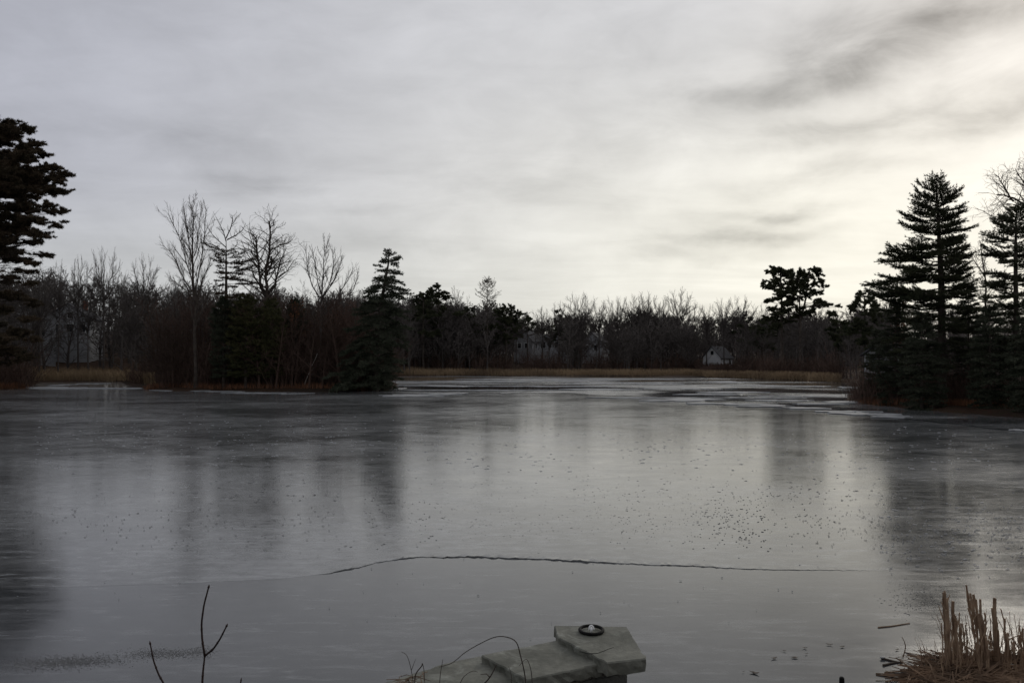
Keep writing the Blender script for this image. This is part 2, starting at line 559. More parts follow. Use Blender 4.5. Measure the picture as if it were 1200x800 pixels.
def sdist(X, Y):
    """signed distance to the pond edge: positive on land"""
    shp = np.shape(X)
    p = np.stack([np.ravel(X), np.ravel(Y)], 1)
    best = np.full(len(p), 1e18)
    inside = np.zeros(len(p), bool)
    n = len(POND)
    for i in range(n):
        a, b = POND[i], POND[(i + 1) % n]
        ab = b - a
        t = np.clip(((p - a) @ ab) / (ab @ ab), 0, 1)
        q = a + t[:, None] * ab
        best = np.minimum(best, ((p - q) ** 2).sum(1))
        c = (a[1] > p[:, 1]) != (b[1] > p[:, 1])
        with np.errstate(divide="ignore", invalid="ignore"):
            xi = a[0] + (p[:, 1] - a[1]) * (b[0] - a[0]) / (b[1] - a[1])
        inside ^= c & (p[:, 0] < xi)
    s = np.sqrt(best)
    s[inside] *= -1
    return s.reshape(shp)


def sstep(a, b, x):
    t = np.clip((np.asarray(x, float) - a) / (b - a), 0, 1)
    return t * t * (3 - 2 * t)


def height(X, Y):
    X = np.asarray(X, float)
    Y = np.asarray(Y, float)
    s = sdist(X, Y)
    wob = 0.5 * np.sin(X * 0.9 + Y * 0.37) + 0.35 * np.sin(X * 2.1 - Y * 1.3 + 1) + 0.25 * np.sin(Y * 2.7 + X * 0.4)
    z = -0.6 + 0.85 * sstep(-2.5, 1.6, s + 0.5 * wob * (Y > 20))
    left = sstep(10, -30, X)
    rise = (0.028 + 0.055 * left)
    far = np.clip(s - 3, 0, None)
    z = z + np.where(Y > 25, np.minimum(far * rise, 4.0 + 4.0 * left) + 0.12 * wob * sstep(2, 8, s), 0)
    z = z + np.where(Y > 25, sstep(110, 330, s) * 9, 0)
    z = z + np.where(Y < 25, 1.05 * sstep(0.5, 4.0, s) + 0.03 * wob * sstep(0, 2, s), 0)
    z = z - 0.0
    return z


def hz(x, y):
    return float(height(np.array([x]), np.array([y]))[0])


def grid_axis(lo, hi, step, far, k=9):
    mid = np.arange(lo, hi + step, step)
    a = np.geomspace(8, far, k)
    return np.concatenate([(lo - a)[::-1], mid, hi + a])


gx = grid_axis(-150, 130, 1.4, 3500)
gy = np.concatenate([[-3000, -800, -200, -60, -25, -12], np.arange(-6, 12, 0.5), np.arange(12, 44, 4), np.arange(44, 175, 0.9), np.arange(176, 420, 6), [500, 700, 1200, 2200, 3800]])
GX, GY = np.meshgrid(gx, gy)
GZ = height(GX, GY)
GZ[(np.abs(GX) > 900) | (np.abs(GY) > 900)] = np.minimum(GZ[(np.abs(GX) > 900) | (np.abs(GY) > 900)], 8)
mb = MB()
nx, ny = len(gx), len(gy)
ii = (np.arange(ny - 1)[:, None] * nx + np.arange(nx - 1)[None]).ravel()
mb.add(np.stack([GX, GY, GZ], -1).reshape(-1, 3), np.stack([ii, ii + 1, ii + nx + 1, ii + nx], 1))
tag(obj("ground", mb, M["ground"], smooth=True), kind="structure")

# ------------------------------------------------------------------ ice
mb = MB()
xs = np.array([-400, -100, -40, -15, 0, 15, 40, 100, 300.0])
ys = np.array([4.5, 8, 12, 16, 25, 60, 200.0])
XX, YY = np.meshgrid(xs, ys)
ii = (np.arange(len(ys) - 1)[:, None] * len(xs) + np.arange(len(xs) - 1)[None]).ravel()
mb.add(np.stack([XX, YY, 0 * XX], -1).reshape(-1, 3), np.stack([ii, ii + 1, ii + len(xs) + 1, ii + len(xs)], 1))
tag(obj("ice", mb, M["ice"]), kind="structure")

# raised sheet beyond the crack: its near edge is a broken lip that tapers out at both ends
edge_px = [(-900, 700), (-300, 694), (0, 690), (200, 684), (330, 678), (385, 672), (420, 665), (440, 659.5), (470, 655), (492, 652.5), (520, 653.2), (550, 652.4),
           (590, 654.2), (640, 655.6), (700, 659), (760, 661.8), (830, 664), (880, 667), (940, 668), (1020, 668.5), (1100, 668), (1300, 668), (1800, 668)]
lip_px = [(-900, .0008), (370, .0008), (390, .008), (405, .014), (430, .006), (470, .011), (500, .007), (530, .014), (580, .018), (640, .013), (690, .017), (740, .009), (800, .012), (860, .007), (930, .006), (1000, .003), (1030, .0008), (1800, .0008)]
cols = np.unique(np.concatenate([np.arange(-900, 300, 60), np.arange(300, 1060, 4), np.arange(1060, 1801, 60)]).astype(float))
ey = np.interp(cols, *zip(*edge_px)) + np.where((cols > 380) & (cols < 1040), RNG.normal(0, 0.28, len(cols)), 0)
lz = np.interp(cols, *zip(*lip_px))
rows = []
lz0 = lz.copy()
lz = lz * np.where((cols > 400) & (cols < 1000), RNG.uniform(.6, 1.35, len(cols)), 1)
near = np.array([on_z(c, e, 0.0) for c, e in zip(cols, ey)])
foot = near.copy()
foot[:, 2] = -0.02
r0 = near.copy()
r0[:, 1] += 0.012
r0[:, 2] = lz
r1 = near.copy()
r1[:, 1] += 0.35
r1[:, 1] -= 0.2
r1[:, 2] = lz0 * 0.95
r2 = near.copy()
r2[:, 1] += 1.6
r2[:, 2] = np.minimum(0.012, lz0)
rows = [foot, r0, r1, r2]
for Yd in (18, 25, 40, 70, 120, 200):
    q = near.copy()
    q[:, 0] *= Yd / q[:, 1]
    q[:, 1] = Yd
    q[:, 2] = np.minimum(0.012, lz0) if Yd < 20 else 0.012
    rows.append(q)
mb = MB()
V = np.array(rows)
nc = len(cols)
ii = (np.arange(len(rows) - 1)[:, None] * nc + np.arange(nc - 1)[None]).ravel()
mb.add(V.reshape(-1, 3), np.stack([ii, ii + 1, ii + nc + 1, ii + nc], 1))
tag(obj("ice_shelf", mb, M["ice_shelf"]), kind="structure")

# thin broken ice beyond the long curving lip at mid distance
rim_px = [(300, 461), (440, 462.5), (520, 463.5), (560, 459.5), (640, 459.5), (700, 462.5), (760, 464), (830, 470.5), (900, 475), (960, 480.5), (1010, 486), (1060, 490),
          (1110, 496), (1200, 505), (1400, 526), (1800, 560)]
rc = np.arange(300, 1801, 5.0)
ry = np.interp(rc, *zip(*rim_px)) + np.sin(rc * 0.11) * 0.35 + np.sin(rc * 0.043 + 1) * 0.5 + RNG.normal(0, 0.15, len(rc))
nearp = np.array([on_z(c, e, 0.03) for c, e in zip(rc, ry)])
rows = [nearp]
for f in (1.03, 1.15, 1.5, 2.2, 3.4):
    q = nearp.copy()
    q[:, :2] *= f
    rows.append(q)
mb = MB()
nc = len(rc)
ii = (np.arange(len(rows) - 1)[:, None] * nc + np.arange(nc - 1)[None]).ravel()
mb.add(np.array(rows).reshape(-1, 3), np.stack([ii, ii + 1, ii + nc + 1, ii + nc], 1))
tag(obj("thin_ice", mb, M["ice_far"]), kind="structure")


def floe(mb, px, py, wpx, hpx, rng, z=0.04, th=0.03):
    """flat irregular plate of crusted ice with a real edge"""
    c = on_z(px, py, z)
    n = 26
    rx = wpx / 2000 * c[1]
    ry_ = (on_z(px, py - hpx / 2, z)[1] - on_z(px, py + hpx / 2, z)[1]) / 2
    a = np.arange(n) * 2 * PI / n
    k = 1 + 0.4 * np.sin(a * 2 + rng.uniform(0, 6)) + 0.18 * np.sin(a * 5 + rng.uniform(0, 6)) + rng.normal(0, 0.2, n)
    X = c[0] + np.cos(a) * rx * k
    Y = c[1] + np.sin(a) * ry_ * k
    top = np.stack([X, Y, np.full(n, z + th)], 1)
    bot = np.stack([X + np.cos(a) * .05, Y + np.sin(a) * .05, np.full(n, z - 0.01)], 1)
    mb.add(np.vstack([top, bot, [[c[0], c[1], z + th * 1.1]]]),
           np.array([(i, (i + 1) % n, 2 * n) for i in range(n)]))
    b = mb.n - (2 * n + 1)
    mb.f.append(np.array([(b + n + i, b + n + (i + 1) % n, b + (i + 1) % n, b + i) for i in range(n)]))


mb = MB()
rg = np.random.default_rng(5)
for px, py, w, h in [(480, 463.3, 90, 1.6), (520, 461.5, 60, .8), (655, 446, 90, 1.0), (560, 447, 100, .9), (700, 449, 60, .8), (640, 452.5, 130, .9), (520, 452, 80, 1.0), (560, 457, 130, .8),
                     (760, 466, 100, 1.4), (800, 468.5, 90, 2.2), (850, 473, 80, 2.2), (900, 475.5, 70, 1.4), (940, 478, 60, 1.2), (990, 482, 50, 1.6), (1015, 485, 50, 3.5), (1046, 488, 46, 1.6),
                     (860, 459.5, 90, 1.0), (830, 462, 60, .9), (880, 466, 80, 1.0), (800, 455, 80, 1.2), (900, 452, 120, 1.2), (930, 464, 80, .8), (990, 471, 60, 1.2), (1000, 454, 30, 1.4),
                     (850, 447.5, 60, 1.5), (760, 449.5, 60, .9), (960, 473, 70, .7), (1195, 504, 20, 1.0), (910, 469, 50, 1.2), (700, 456, 110, .8),
                     (430, 456.5, 40, 2.2), (455, 455.5, 20, 2), (730, 444.5, 120, .7), (590, 444, 90, .7)]:
    floe(mb, px, py, w, h, rg)
for px, py, w, h in [(60, 454.5, 70, 2), (120, 455, 110, 1.6), (215, 457.4, 80, .6), (260, 458.5, 60, .7), (300, 460.5, 60, .7), (72, 451, 16, 1.2), (108, 449.5, 22, 1.0), (345, 461, 30, .6)]:
    floe(mb, px, py, w, h, rg, 0.03)
tag(obj("ice_crust", mb, M["frost"]), "pale crusted plates of broken ice lying along the far pond margin", "ice crust", kind="stuff")

# small frozen lumps and chips on the sheet
mb = MB()
rg = np.random.default_rng(8)


def lumps(mb, n, xr, yr, smin, smax, hmax, keep=None, z=0.012):
    k = 0
    while k < n:
        px, py = rg.uniform(*xr), (rg.uniform(*yr) + rg.uniform(*yr)) / 2
        if keep is not None and rg.uniform() > keep(px, py):
            continue
        c = on_z(px, py, z)
        s = rg.uniform(smin, smax) * min(1.0, max(.35, (c[1] / 17) ** 1.2))
        m_ = 7
        a = np.arange(m_) * 2 * PI / m_ + rg.uniform(0, 1)
        rr = s * rg.uniform(0.6, 1.2, m_)
        el = rg.uniform(1.2, 3.2)
        rot = rg.normal(0, 0.3)
        x = np.cos(a) * rr * el
        y = np.sin(a) * rr
        X = c[0] + x * math.cos(rot) - y * math.sin(rot)
        Y = c[1] + x * math.sin(rot) + y * math.cos(rot)
        h = hmax * rg.uniform(0.4, 1)
        v = np.vstack([np.stack([X, Y, np.full(m_, z - 0.004)], 1), np.stack([c[0] + (X - c[0]) * .55, c[1] + (Y - c[1]) * .55 + 0.2 * s, z + h * rg.uniform(.7, 1, m_)], 1)])
        b = mb.n
        mb.add(v, np.array([(i, (i + 1) % m_, m_ + (i + 1) % m_, m_ + i) for i in range(m_)]))
        mb.f.append(np.array([[b + m_ + i for i in range(m_)]]))
        k += 1


def clump_keep(px, py):
    return 0.7 + 0.3 * math.sin(px * 0.037 + py * 0.11) * math.sin(px * 0.0153 - py * 0.17 + 1)


lumps(mb, 700, (430, 900), (560, 650), 0.005, 0.013, 0.004, clump_keep)
lumps(mb, 380, (800, 1060), (560, 650), 0.005, 0.012, 0.004, clump_keep)
lumps(mb, 260, (250, 1060), (540, 590), 0.006, 0.02, 0.007, clump_keep)
lumps(mb, 300, (0, 460), (560, 655), 0.004, 0.013, 0.004, clump_keep)
def slush(px, py):
    a = math.exp(-((px - 75) / 50) ** 2 - ((py - 776 + (px - 75) * .06) / 6) ** 2)
    b = math.exp(-((px - 190) / 32) ** 2 - ((py - 765) / 4.5) ** 2)
    c = math.exp(-((px - 235) / 14) ** 2 - ((py - 763) / 5) ** 2)
    return min(1, a + b + c)


lumps(mb, 5000, (0, 270), (745, 803), 0.004, 0.011, 0.003, slush, 0.0)
lumps(mb, 260, (1010, 1110), (676, 735), 0.005, 0.016, 0.006, lambda a, b: math.exp(-((a - 1080) / 30) ** 2 - ((b - 700) / 20) ** 2), 0.0)
tag(obj("ice_lumps", mb, M["fleck"]), "scattered dark flecks frozen into the grey ice beyond the crack", "ice flecks", kind="stuff")
mb = MB()
lumps(mb, 420, (40, 620), (478, 560), 0.015, 0.04, 0.014, clump_keep)
lumps(mb, 260, (620, 1180), (490, 560), 0.015, 0.04, 0.014, clump_keep)
lumps(mb, 300, (1030, 1200), (570, 680), 0.008, 0.022, 0.007, None)
lumps(mb, 60, (0, 1000), (560, 780), 0.005, 0.011, 0.004, None)
tag(obj("frost_chips", mb, M["frost"]), "tiny pale frost chips sprinkled over the dark pond ice", "frost chips", kind="stuff")


# ------------------------------------------------------------------ bare trees
def rot_about(v, ax, a):
    return v * math.cos(a) + np.cross(ax, v) * math.sin(a) + ax * (ax @ v) * (1 - math.cos(a))


UP = np.array([0, 0, 1.0])


def grow(out, p, d, L, r, lvl, prm, rng):
    nseg = prm["nseg"][lvl]
    pts = [p]
    dd = d
    ds = [d]
    for i in range(nseg):
        dd = norm(dd + rng.normal(0, prm["wander"][lvl], 3) + UP * prm["up"][lvl])
        p = p + dd * L / nseg
        pts.append(p)
        ds.append(dd)
    rr = r * (1 - np.linspace(0, 1, nseg + 1) * (1 - prm["taper"]))
    out.append((np.array(pts), rr, lvl))
    if lvl + 1 < prm["levels"]:
        children(out, np.array(pts), rr, L, lvl, prm, rng)


def children(out, pts, rr, L, lvl, prm, rng, t0=None, n=None):
    n = prm["n"][lvl] if n is None else n
    t0 = prm["t0"][lvl] if t0 is None else t0
    nseg = len(pts) - 1
    az0 = rng.uniform(0, 6.28)
    for k in range(n):
        t = t0 + (1 - t0) * (k + rng.uniform(0.1, 0.9)) / n
        q = min(t * nseg, nseg - 1e-3)
        i = int(q)
        f = q - i
        pos = pts[i] * (1 - f) + pts[i + 1] * f
        dr = norm(pts[i + 1] - pts[i])
        side = norm(np.cross(dr, rng.normal(size=3)))
        if lvl == 0:
            a = az0 + k * 2.4 + rng.normal(0, 0.3)
            side = norm(np.array([math.cos(a), math.sin(a), 0]))
            side = norm(side - dr * (side @ dr))
        ang = math.radians(prm["ang"][lvl]) * rng.uniform(0.75, 1.25)
        cd = norm(dr * math.cos(ang) + side * math.sin(ang))
        tt = (t - t0) / max(1e-6, 1 - t0)
        cl = L * prm["lr"][lvl] * (1 - prm["fall"][lvl] * tt) * rng.uniform(0.7, 1.15)
        cr = max(prm["rmin"], (rr[i] * (1 - f) + rr[i + 1] * f) * prm["rr"][lvl])
        grow(out, pos, cd, cl, cr, lvl + 1, prm, rng)


BROAD = dict(levels=5,  nseg=[6, 5, 4, 3, 2], wander=[.05, .12, .15, .16, .2], up=[.05, .1, .08, .05, .02], taper=.25, n=[11, 8, 7, 5],
             t0=[.3, .2, .15, .15], ang=[42, 40, 42, 45], lr=[.6, .5, .5, .55], fall=[.5, .45, .4, .3], rr=[.5, .55, .55, .7], rmin=.016)
VASE = dict(BROAD, up=[.03, .16, .14, .1, .05], ang=[30, 28, 30, 32], t0=[.3, .2, .2, .2], n=[12, 8, 7, 5], lr=[.62, .48, .5, .55])


def limbs_to_mesh(limbs, rng, cut=3):
    """split polylines: (trunk, branches) as mesh builders; twigs become fine strips"""
    tr, br = MB(), MB()
    small = {}
    for pts, r, lvl in limbs:
        if lvl == 0:
            tube(tr, pts, r, 7)
        elif lvl < cut:
            tube(br, pts, r, 4 if lvl == 1 else 3, cap=False)
        else:
            small.setdefault(len(pts), []).append((pts, r))
    for n, lst in small.items():
        ribbons(br, np.array([a for a, b in lst]), np.array([b for a, b in lst]), rng)
    return tr, br


def bare_variant(seed, H, prm, r=None):
    rng = np.random.default_rng(seed)
    out = []
    grow(out, np.zeros(3), norm(np.array([rng.normal(0, .03), rng.normal(0, .03), 1])), H * .82, r or H * 0.012, 0, prm, rng)
    tr, br = limbs_to_mesh(out, rng)
    return tr, br


def stems_tree(name, label, stems, Y, prm, seed, mat="bark", kids=14, first=0.25, group=None, base=None, extra=None):
    """a bare tree whose main stems follow measured lines; branches grown from them"""
    rng = np.random.default_rng(seed)
    b = base if base is not None else None
    out = []
    for st in stems:
        pts = np.array([pt(s[0], s[1], Y + (s[2] if len(s) > 2 else 0)) for s in st["p"]])
        if b is None:
            b = np.array([pts[0][0], pts[0][1], hz(pts[0][0], pts[0][1]) - 0.1])
            pts[0] = b
        # resample with a little wander
        seg = np.concatenate([[0], np.cumsum(np.linalg.norm(np.diff(pts, axis=0), axis=1))])
        n = max(5, len(pts) * 2)
        s = np.linspace(0, seg[-1], n)
        P = np.stack([np.interp(s, seg, pts[:, i]) for i in range(3)], 1)
        P[1:-1] += rng.normal(0, 0.05, (n - 2, 3))
        rr = np.linspace(st["r"][0], st["r"][1], n)
        lvl = st.get("lvl", 0)
        out.append((P - b, rr, lvl))
        children(out, P - b, rr, seg[-1] * st.get("len", 1.0), max(lvl, 0), prm, rng, st.get("t0", first), int(1.8 * st.get("kids", kids)))
    tr, br = limbs_to_mesh(out, rng)
    t = thing(name, label, "tree", b, 0, group)
    obj("trunk", tr, M[mat], t)
    obj("crown", br, M[mat], t)
    return t


ISL = 85.0
FINE = dict(levels=4, nseg=[5, 4, 3, 2], wander=[.08, .1, .14, .2], up=[.05, .14, .12, .08], taper=.3, n=[12, 9, 8], t0=[.3, .15, .15], ang=[38, 32, 34], lr=[.3, .5, .5],
            fall=[.5, .4, .3], rr=[.5, .55, .6], rmin=.012)
stems_tree("bare_tree", "tallest bare tree on the left bank, fine upswept fan of pale twigs", [
    dict(p=[(229, 455), (229, 380), (227, 340), (225, 290), (226, 240)], r=(.2, .03), t0=.3, kids=16, len=.75),
    dict(p=[(228, 350), (222, 320), (214, 290), (203, 262), (197, 250)], r=(.09, .02), kids=12, lvl=1),
    dict(p=[(228, 345), (215, 325), (203, 300), (190, 287)], r=(.08, .02), kids=12, lvl=1),
    dict(p=[(227, 320), (222, 285), (219, 260), (214, 243)], r=(.09, .02), kids=12, lvl=1),
    dict(p=[(228, 345), (234, 320), (239, 280), (242, 245)], r=(.09, .02), kids=12, lvl=1),
    dict(p=[(229, 350), (240, 322), (248, 300)], r=(.07, .02), kids=10, lvl=1),
    dict(p=[(228, 300), (232, 275), (237, 240)], r=(.06, .02), kids=10, lvl=1),
    dict(p=[(228, 350), (212, 335), (197, 325)], r=(.05, .02), kids=10, lvl=1),
], ISL, dict(FINE, ang=[30, 26, 26], lr=[.3, .32, .45]), 3)

GNARL = dict(FINE, wander=[.1, .2, .25, .3], ang=[55, 50, 48], lr=[.26, .5, .5], up=[.02, .06, .04, .03], n=[12, 6, 5])
stems_tree("dead_tree", "gnarled dark dead tree with two thick stems beside the half-dead pine", [
    dict(p=[(310, 457), (312, 400), (313, 340), (311, 318), (315, 300), (316, 280), (317, 268), (315, 259)], r=(.28, .07), t0=.45, kids=22, len=.9),
    dict(p=[(312, 345), (306, 335), (303, 315), (301, 295), (300, 278)], r=(.17, .09), kids=14, lvl=1, len=1.2),
    dict(p=[(313, 345), (322, 335), (326, 315), (330, 300), (336, 290)], r=(.14, .03), kids=12, lvl=1, len=1.2),
    dict(p=[(317, 293), (328, 288), (338, 284), (343, 280)], r=(.08, .03), kids=9, lvl=1, len=1.2),
    dict(p=[(326, 325), (336, 318), (343, 308), (348, 303)], r=(.06, .02), kids=9, lvl=1, len=1.2),
    dict(p=[(317, 268), (320, 263), (321, 260)], r=(.08, .04), kids=5, lvl=2, len=1.4),
    dict(p=[(313, 322), (319, 310), (318, 300)], r=(.13, .08), kids=5, lvl=1, len=1.3),
], ISL + 1.5, GNARL, 4)

stems_tree("bare_tree", "pale slender bare tree of spreading stems left of the shoreline spruce", [
    dict(p=[(374, 458), (375, 400), (376, 350), (379, 315), (381, 286)], r=(.15, .025), t0=.35, kids=16, len=.7),
    dict(p=[(375, 350), (366, 335), (360, 315), (358, 292)], r=(.08, .02), kids=10, lvl=1),
    dict(p=[(376, 345), (371, 320), (367, 303), (366, 292)], r=(.07, .02), kids=10, lvl=1),
    dict(p=[(376, 350), (386, 332), (391, 312), (389, 292)], r=(.07, .02), kids=10, lvl=1),
    dict(p=[(376, 352), (390, 332), (397, 316), (401, 302)], r=(.07, .02), kids=10, lvl=1),
    dict(p=[(377, 365), (398, 345), (408, 328), (414, 315)], r=(.07, .02), kids=10, lvl=1),
    dict(p=[(377, 370), (402, 352), (415, 338), (421, 322)], r=(.06, .02), kids=9, lvl=1),
], ISL + 2, dict(FINE, ang=[32, 28, 28], lr=[.26, .34, .45]), 6, mat="bark_far")


# ------------------------------------------------------------------ conifers
def conifer(name, label, base, trunk, whorls, seed, mat="pine", r0=.25, tuft=9, blade=(.17, .03), tip_up=.25, twig_k=.42, gap=.32, dead=None, plate=.12, foliage_from=.25,
            spread=.55, group=None, cat="tree", bark="bark", sway=.05, tipw=.3, lrand=(.6, 1.05)):
    """trunk: polyline of world points; whorls: (height z, reach to the left, reach to the right, pitch in degrees, branch count, foliage density)"""
    rng = np.random.default_rng(seed)
    base = np.asarray(base, float)
    T = np.asarray(trunk, float)
    zs = T[:, 2]
    tr, br, cr = MB(), MB(), MB()
    tube(tr, T - base, np.linspace(r0, r0 * .12, len(T)), 8)
    CC, DD = [], []

    def trunk_at(z):
        return np.array([np.interp(z, zs, T[:, i]) for i in range(3)])

    for (h, Ll, Lr, pitch, nb, dens) in whorls:
        a0 = rng.uniform(-.25, .25)
        for k in range(nb):
            az = a0 + k * 2 * PI / nb + rng.normal(0, .18)
            c = math.cos(az)
            Lm = (Ll + Lr) / 2
            L = (Lr if c > 0 else Ll) * abs(c) + Lm * (1 - abs(c))
            if k in (0, nb // 2):
                L *= rng.uniform(.94, 1.06)
            else:
                L *= rng.uniform(*lrand)
            p = trunk_at(h + rng.normal(0, plate))
            pi_ = math.radians(pitch + rng.normal(0, 5))
            d = np.array([math.cos(az) * math.cos(pi_), math.sin(az) * math.cos(pi_), math.sin(pi_)])
            n = 6
            P = [p]
            for i in range(n):
                d = norm(d + UP * tip_up / n * (i / n) * 2 + rng.normal(0, sway, 3))
                p = p + d * L / n
                P.append(p)
            P = np.array(P)
            tube(br, P - base, np.linspace(max(.012, min(.07, L * .014)), .008, n + 1), 3, cap=False)
            if dens <= 0:
                continue
            nt_ = max(3, int(L / (gap * .55) * dens))
            for j in range(nt_):
                t = foliage_from + (1 - foliage_from) * (j + rng.uniform()) / nt_
                q = min(t * n, n - 1e-3)
                i = int(q)
                f = q - i
                pos = P[i] * (1 - f) + P[i + 1] * f
                dr = norm(P[i + 1] - P[i])
                for sgn in (-1, 1):
                    side = norm(np.cross(dr, UP)) * sgn
                    ang = math.radians(rng.uniform(30, 65))
                    td = norm(dr * math.cos(ang) + side * math.sin(ang) + UP * rng.normal(.06, .12))
                    tl = ((1 - t) * twig_k * L + tipw + .05 * L) * rng.uniform(.5, 1.1)
                    e = pos + td * tl
                    tube(br, np.array([pos, e]) - base, (.009, .005), 3, cap=False)
                    m_ = max(2, int(tl / (blade[0] * .75)))
                    tt = (np.arange(m_) + rng.uniform(.3, 1, m_)) / m_
                    CC.append(pos[None] + td[None] * tl * tt[:, None])
                    DD.append(np.repeat(td[None], m_, 0))
            CC.append(P[-1:] + rng.normal(0, .03, (1, 3)))
            DD.append(norm(d)[None])
    if dead:
        for (h, Ll, Lr, pitch, nb) in dead:
            for k in range(nb):
                az = rng.uniform(0, 2 * PI)
                c = math.cos(az)
                L = ((Lr if c > 0 else Ll) * abs(c) + (Ll + Lr) / 2 * (1 - abs(c))) * rng.uniform(.5, 1.05)
                p = trunk_at(h + rng.normal(0, .3))
                out = []
                pi_ = math.radians(pitch + rng.normal(0, 12))
                d = np.array([math.cos(az) * math.cos(pi_), math.sin(az) * math.cos(pi_), math.sin(pi_)])
                grow(out, p - base, d, L, .03, 1, dict(FINE, wander=[.1, .14, .2, .2], up=[0, 0, .0, 0], n=[0, 7, 4], ang=[45, 45, 45], lr=[.3, .4, .4]), rng)
                for pts, rr, lvl in out:
                    tube(br, pts, rr, 3, cap=False)
    blades(cr, np.concatenate(CC) - base, np.concatenate(DD) + np.array([0, 0, .18]), tuft, blade[0], blade[1], spread, rng)
    t = thing(name, label, cat, base, 0, group)
    obj("trunk", tr, M[bark], t)
    obj("branches", br, M[bark], t)
    obj("crown", cr, M[mat], t)
    return t


def from_px(rows, Y, tx, auto=1, pitch=None, nb=7, dens=1.0):
    """rows: (py, left px, right px) silhouette -> whorls at distance Y"""
    out = []
    for row in rows:
        py, l, r = row[:3]
        c = pt(tx(py), py, Y)
        pitch_ = row[3] if len(row) > 3 else (8 if pitch is None else pitch)
        out.append((c[2], max(.3, (tx(py) - l) / 1000 * Y), max(.3, (r - tx(py)) / 1000 * Y), pitch_, row[5] if len(row) > 5 else nb, row[4] if len(row) > 4 else dens))
    return out


def px_trunk(pts, Y, base_z=None):
    P = [pt(a, b, Y) for a, b in pts]
    P = np.array(P)
    P = P[np.argsort(P[:, 2])]
    z = hz(P[0][0], P[0][1]) if base_z is None else base_z
    P[0][2] = z - .15
    return P


def lerp_tx(pts):
    p = sorted(pts, key=lambda a: a[1])
    return lambda y: float(np.interp(y, [q[1] for q in p], [q[0] for q in p]))


def clump_pine(name, lab, Yd, stems, clumps, seed, mat="pine", tuft=10, blade=(.36, .085), dens=9.0, dead=(), cat="tree"):
    """pine whose foliage sits in separate cushions at the ends of limbs.
    stems: [(pixel polyline from the foot up, radius)], clumps: (px, py, half width px, half height px)"""
    rng = np.random.default_rng(seed)
    S = [(px_trunk(st, Yd), r) if k == 0 else (np.array([pt(a, b, Yd) for a, b in st]), r) for k, (st, r) in enumerate(stems)]
    base = S[0][0][0].copy()
    tr, br, cr = MB(), MB(), MB()
    for P, r in S:
        tube(tr, P - base, np.linspace(r, r * .3, len(P)), 7)
    allp = np.concatenate([np.stack([np.interp(np.linspace(0, len(P) - 1, 40), np.arange(len(P)), P[:, k]) for k in range(3)], 1) for P, r in S])
    CC, DD = [], []
    for (px, py, rx, ry) in clumps:
        rxm, rym = rx * Yd / 1000, ry * Yd / 1000
        c = pt(px, py, Yd)
        c[1] += rng.normal(0, 1.0) * rxm * 1.1
        for side in range(2):
            # a second cushion behind or in front keeps the crown round from every side
            if side == 1:
                k = allp[np.argmin(np.abs(allp[:, 2] - c[2]))]
                off = c - k
                a = rng.uniform(.9, 2.2) * rng.choice([-1, 1])
                c = k + np.array([off[0] * math.cos(a) - off[1] * math.sin(a), off[0] * math.sin(a) + off[1] * math.cos(a), rng.normal(0, rym * .5)])
            j = np.argmin(np.linalg.norm((allp - (c - UP * rym * 1.2)) * [1, 1, 1.6], axis=1))
            a0 = allp[j]
            u = np.linspace(0, 1, 6)[:, None]
            P = a0 + (c - UP * rym * .3 - a0) * u + UP * np.sin(u * PI) * -.12 * np.linalg.norm(c - a0) * .5 + rng.normal(0, .04, (6, 3)) * (u > 0)
            tube(br, P - base, np.linspace(.07, .03, 6) * Yd / 150, 4, cap=False)
            n = max(14, int(dens * rx * ry))
            ns = max(6, int((rx + ry) * .9))
            out_ = c - np.array([a0[0], a0[1], c[2]])
            out_ = out_ / (np.linalg.norm(out_) + 1e-6)
            for k in range(ns):
                q = rng.normal(size=3)
                q = norm(q + out_ * .7 + [0, 0, .35])
                start = c + rng.normal(0, .28, 3) * [rxm, rxm, rym]
                end = start + q * np.array([rxm, rxm, rym]) * rng.uniform(.45, 1.15)
                tube(br, np.array([c - UP * rym * .3, start, end]) - base, np.array([.024, .018, .01]) * Yd / 150, 3, cap=False)
                m_ = max(2, n // ns)
                u = rng.uniform(0, 1, (m_, 1))
                CC.append(start + (end - start) * u + rng.normal(0, .06, (m_, 3)) * [rxm, rxm, rym])
                d = norm((end - start) + UP * .35 * np.linalg.norm(end - start))
                DD.append(np.repeat(d[None], m_, 0))
    for (z0, z1, L, nb) in dead:
        for k in range(nb):
            out = []
            a = rng.uniform(0, 6.28)
            z = pt(600, rng.uniform(z0, z1), Yd)[2]
            j = np.argmin(np.abs(allp[:, 2] - z))
            d = norm(np.array([math.cos(a), math.sin(a), rng.normal(-.15, .15)]))
            grow(out, allp[j] - base, d, L * rng.uniform(.5, 1.1), .035, 1, dict(FINE, wander=[.1, .14, .2, .2], up=[0, 0, .0, 0], n=[0, 8, 5], ang=[45, 45, 45], lr=[.3, .4, .4]), rng)
            for pts, rr, lvl in out:
                tube(br, pts, rr, 3, cap=False)
    blades(cr, np.concatenate(CC) - base, np.concatenate(DD), tuft, blade[0], blade[1], .75, rng)
    t = thing(name, lab, cat, base)
    obj("trunk", tr, M["bark"], t)
    obj("branches", br, M["bark"], t)
    obj("crown", cr, M[mat], t)
    return t


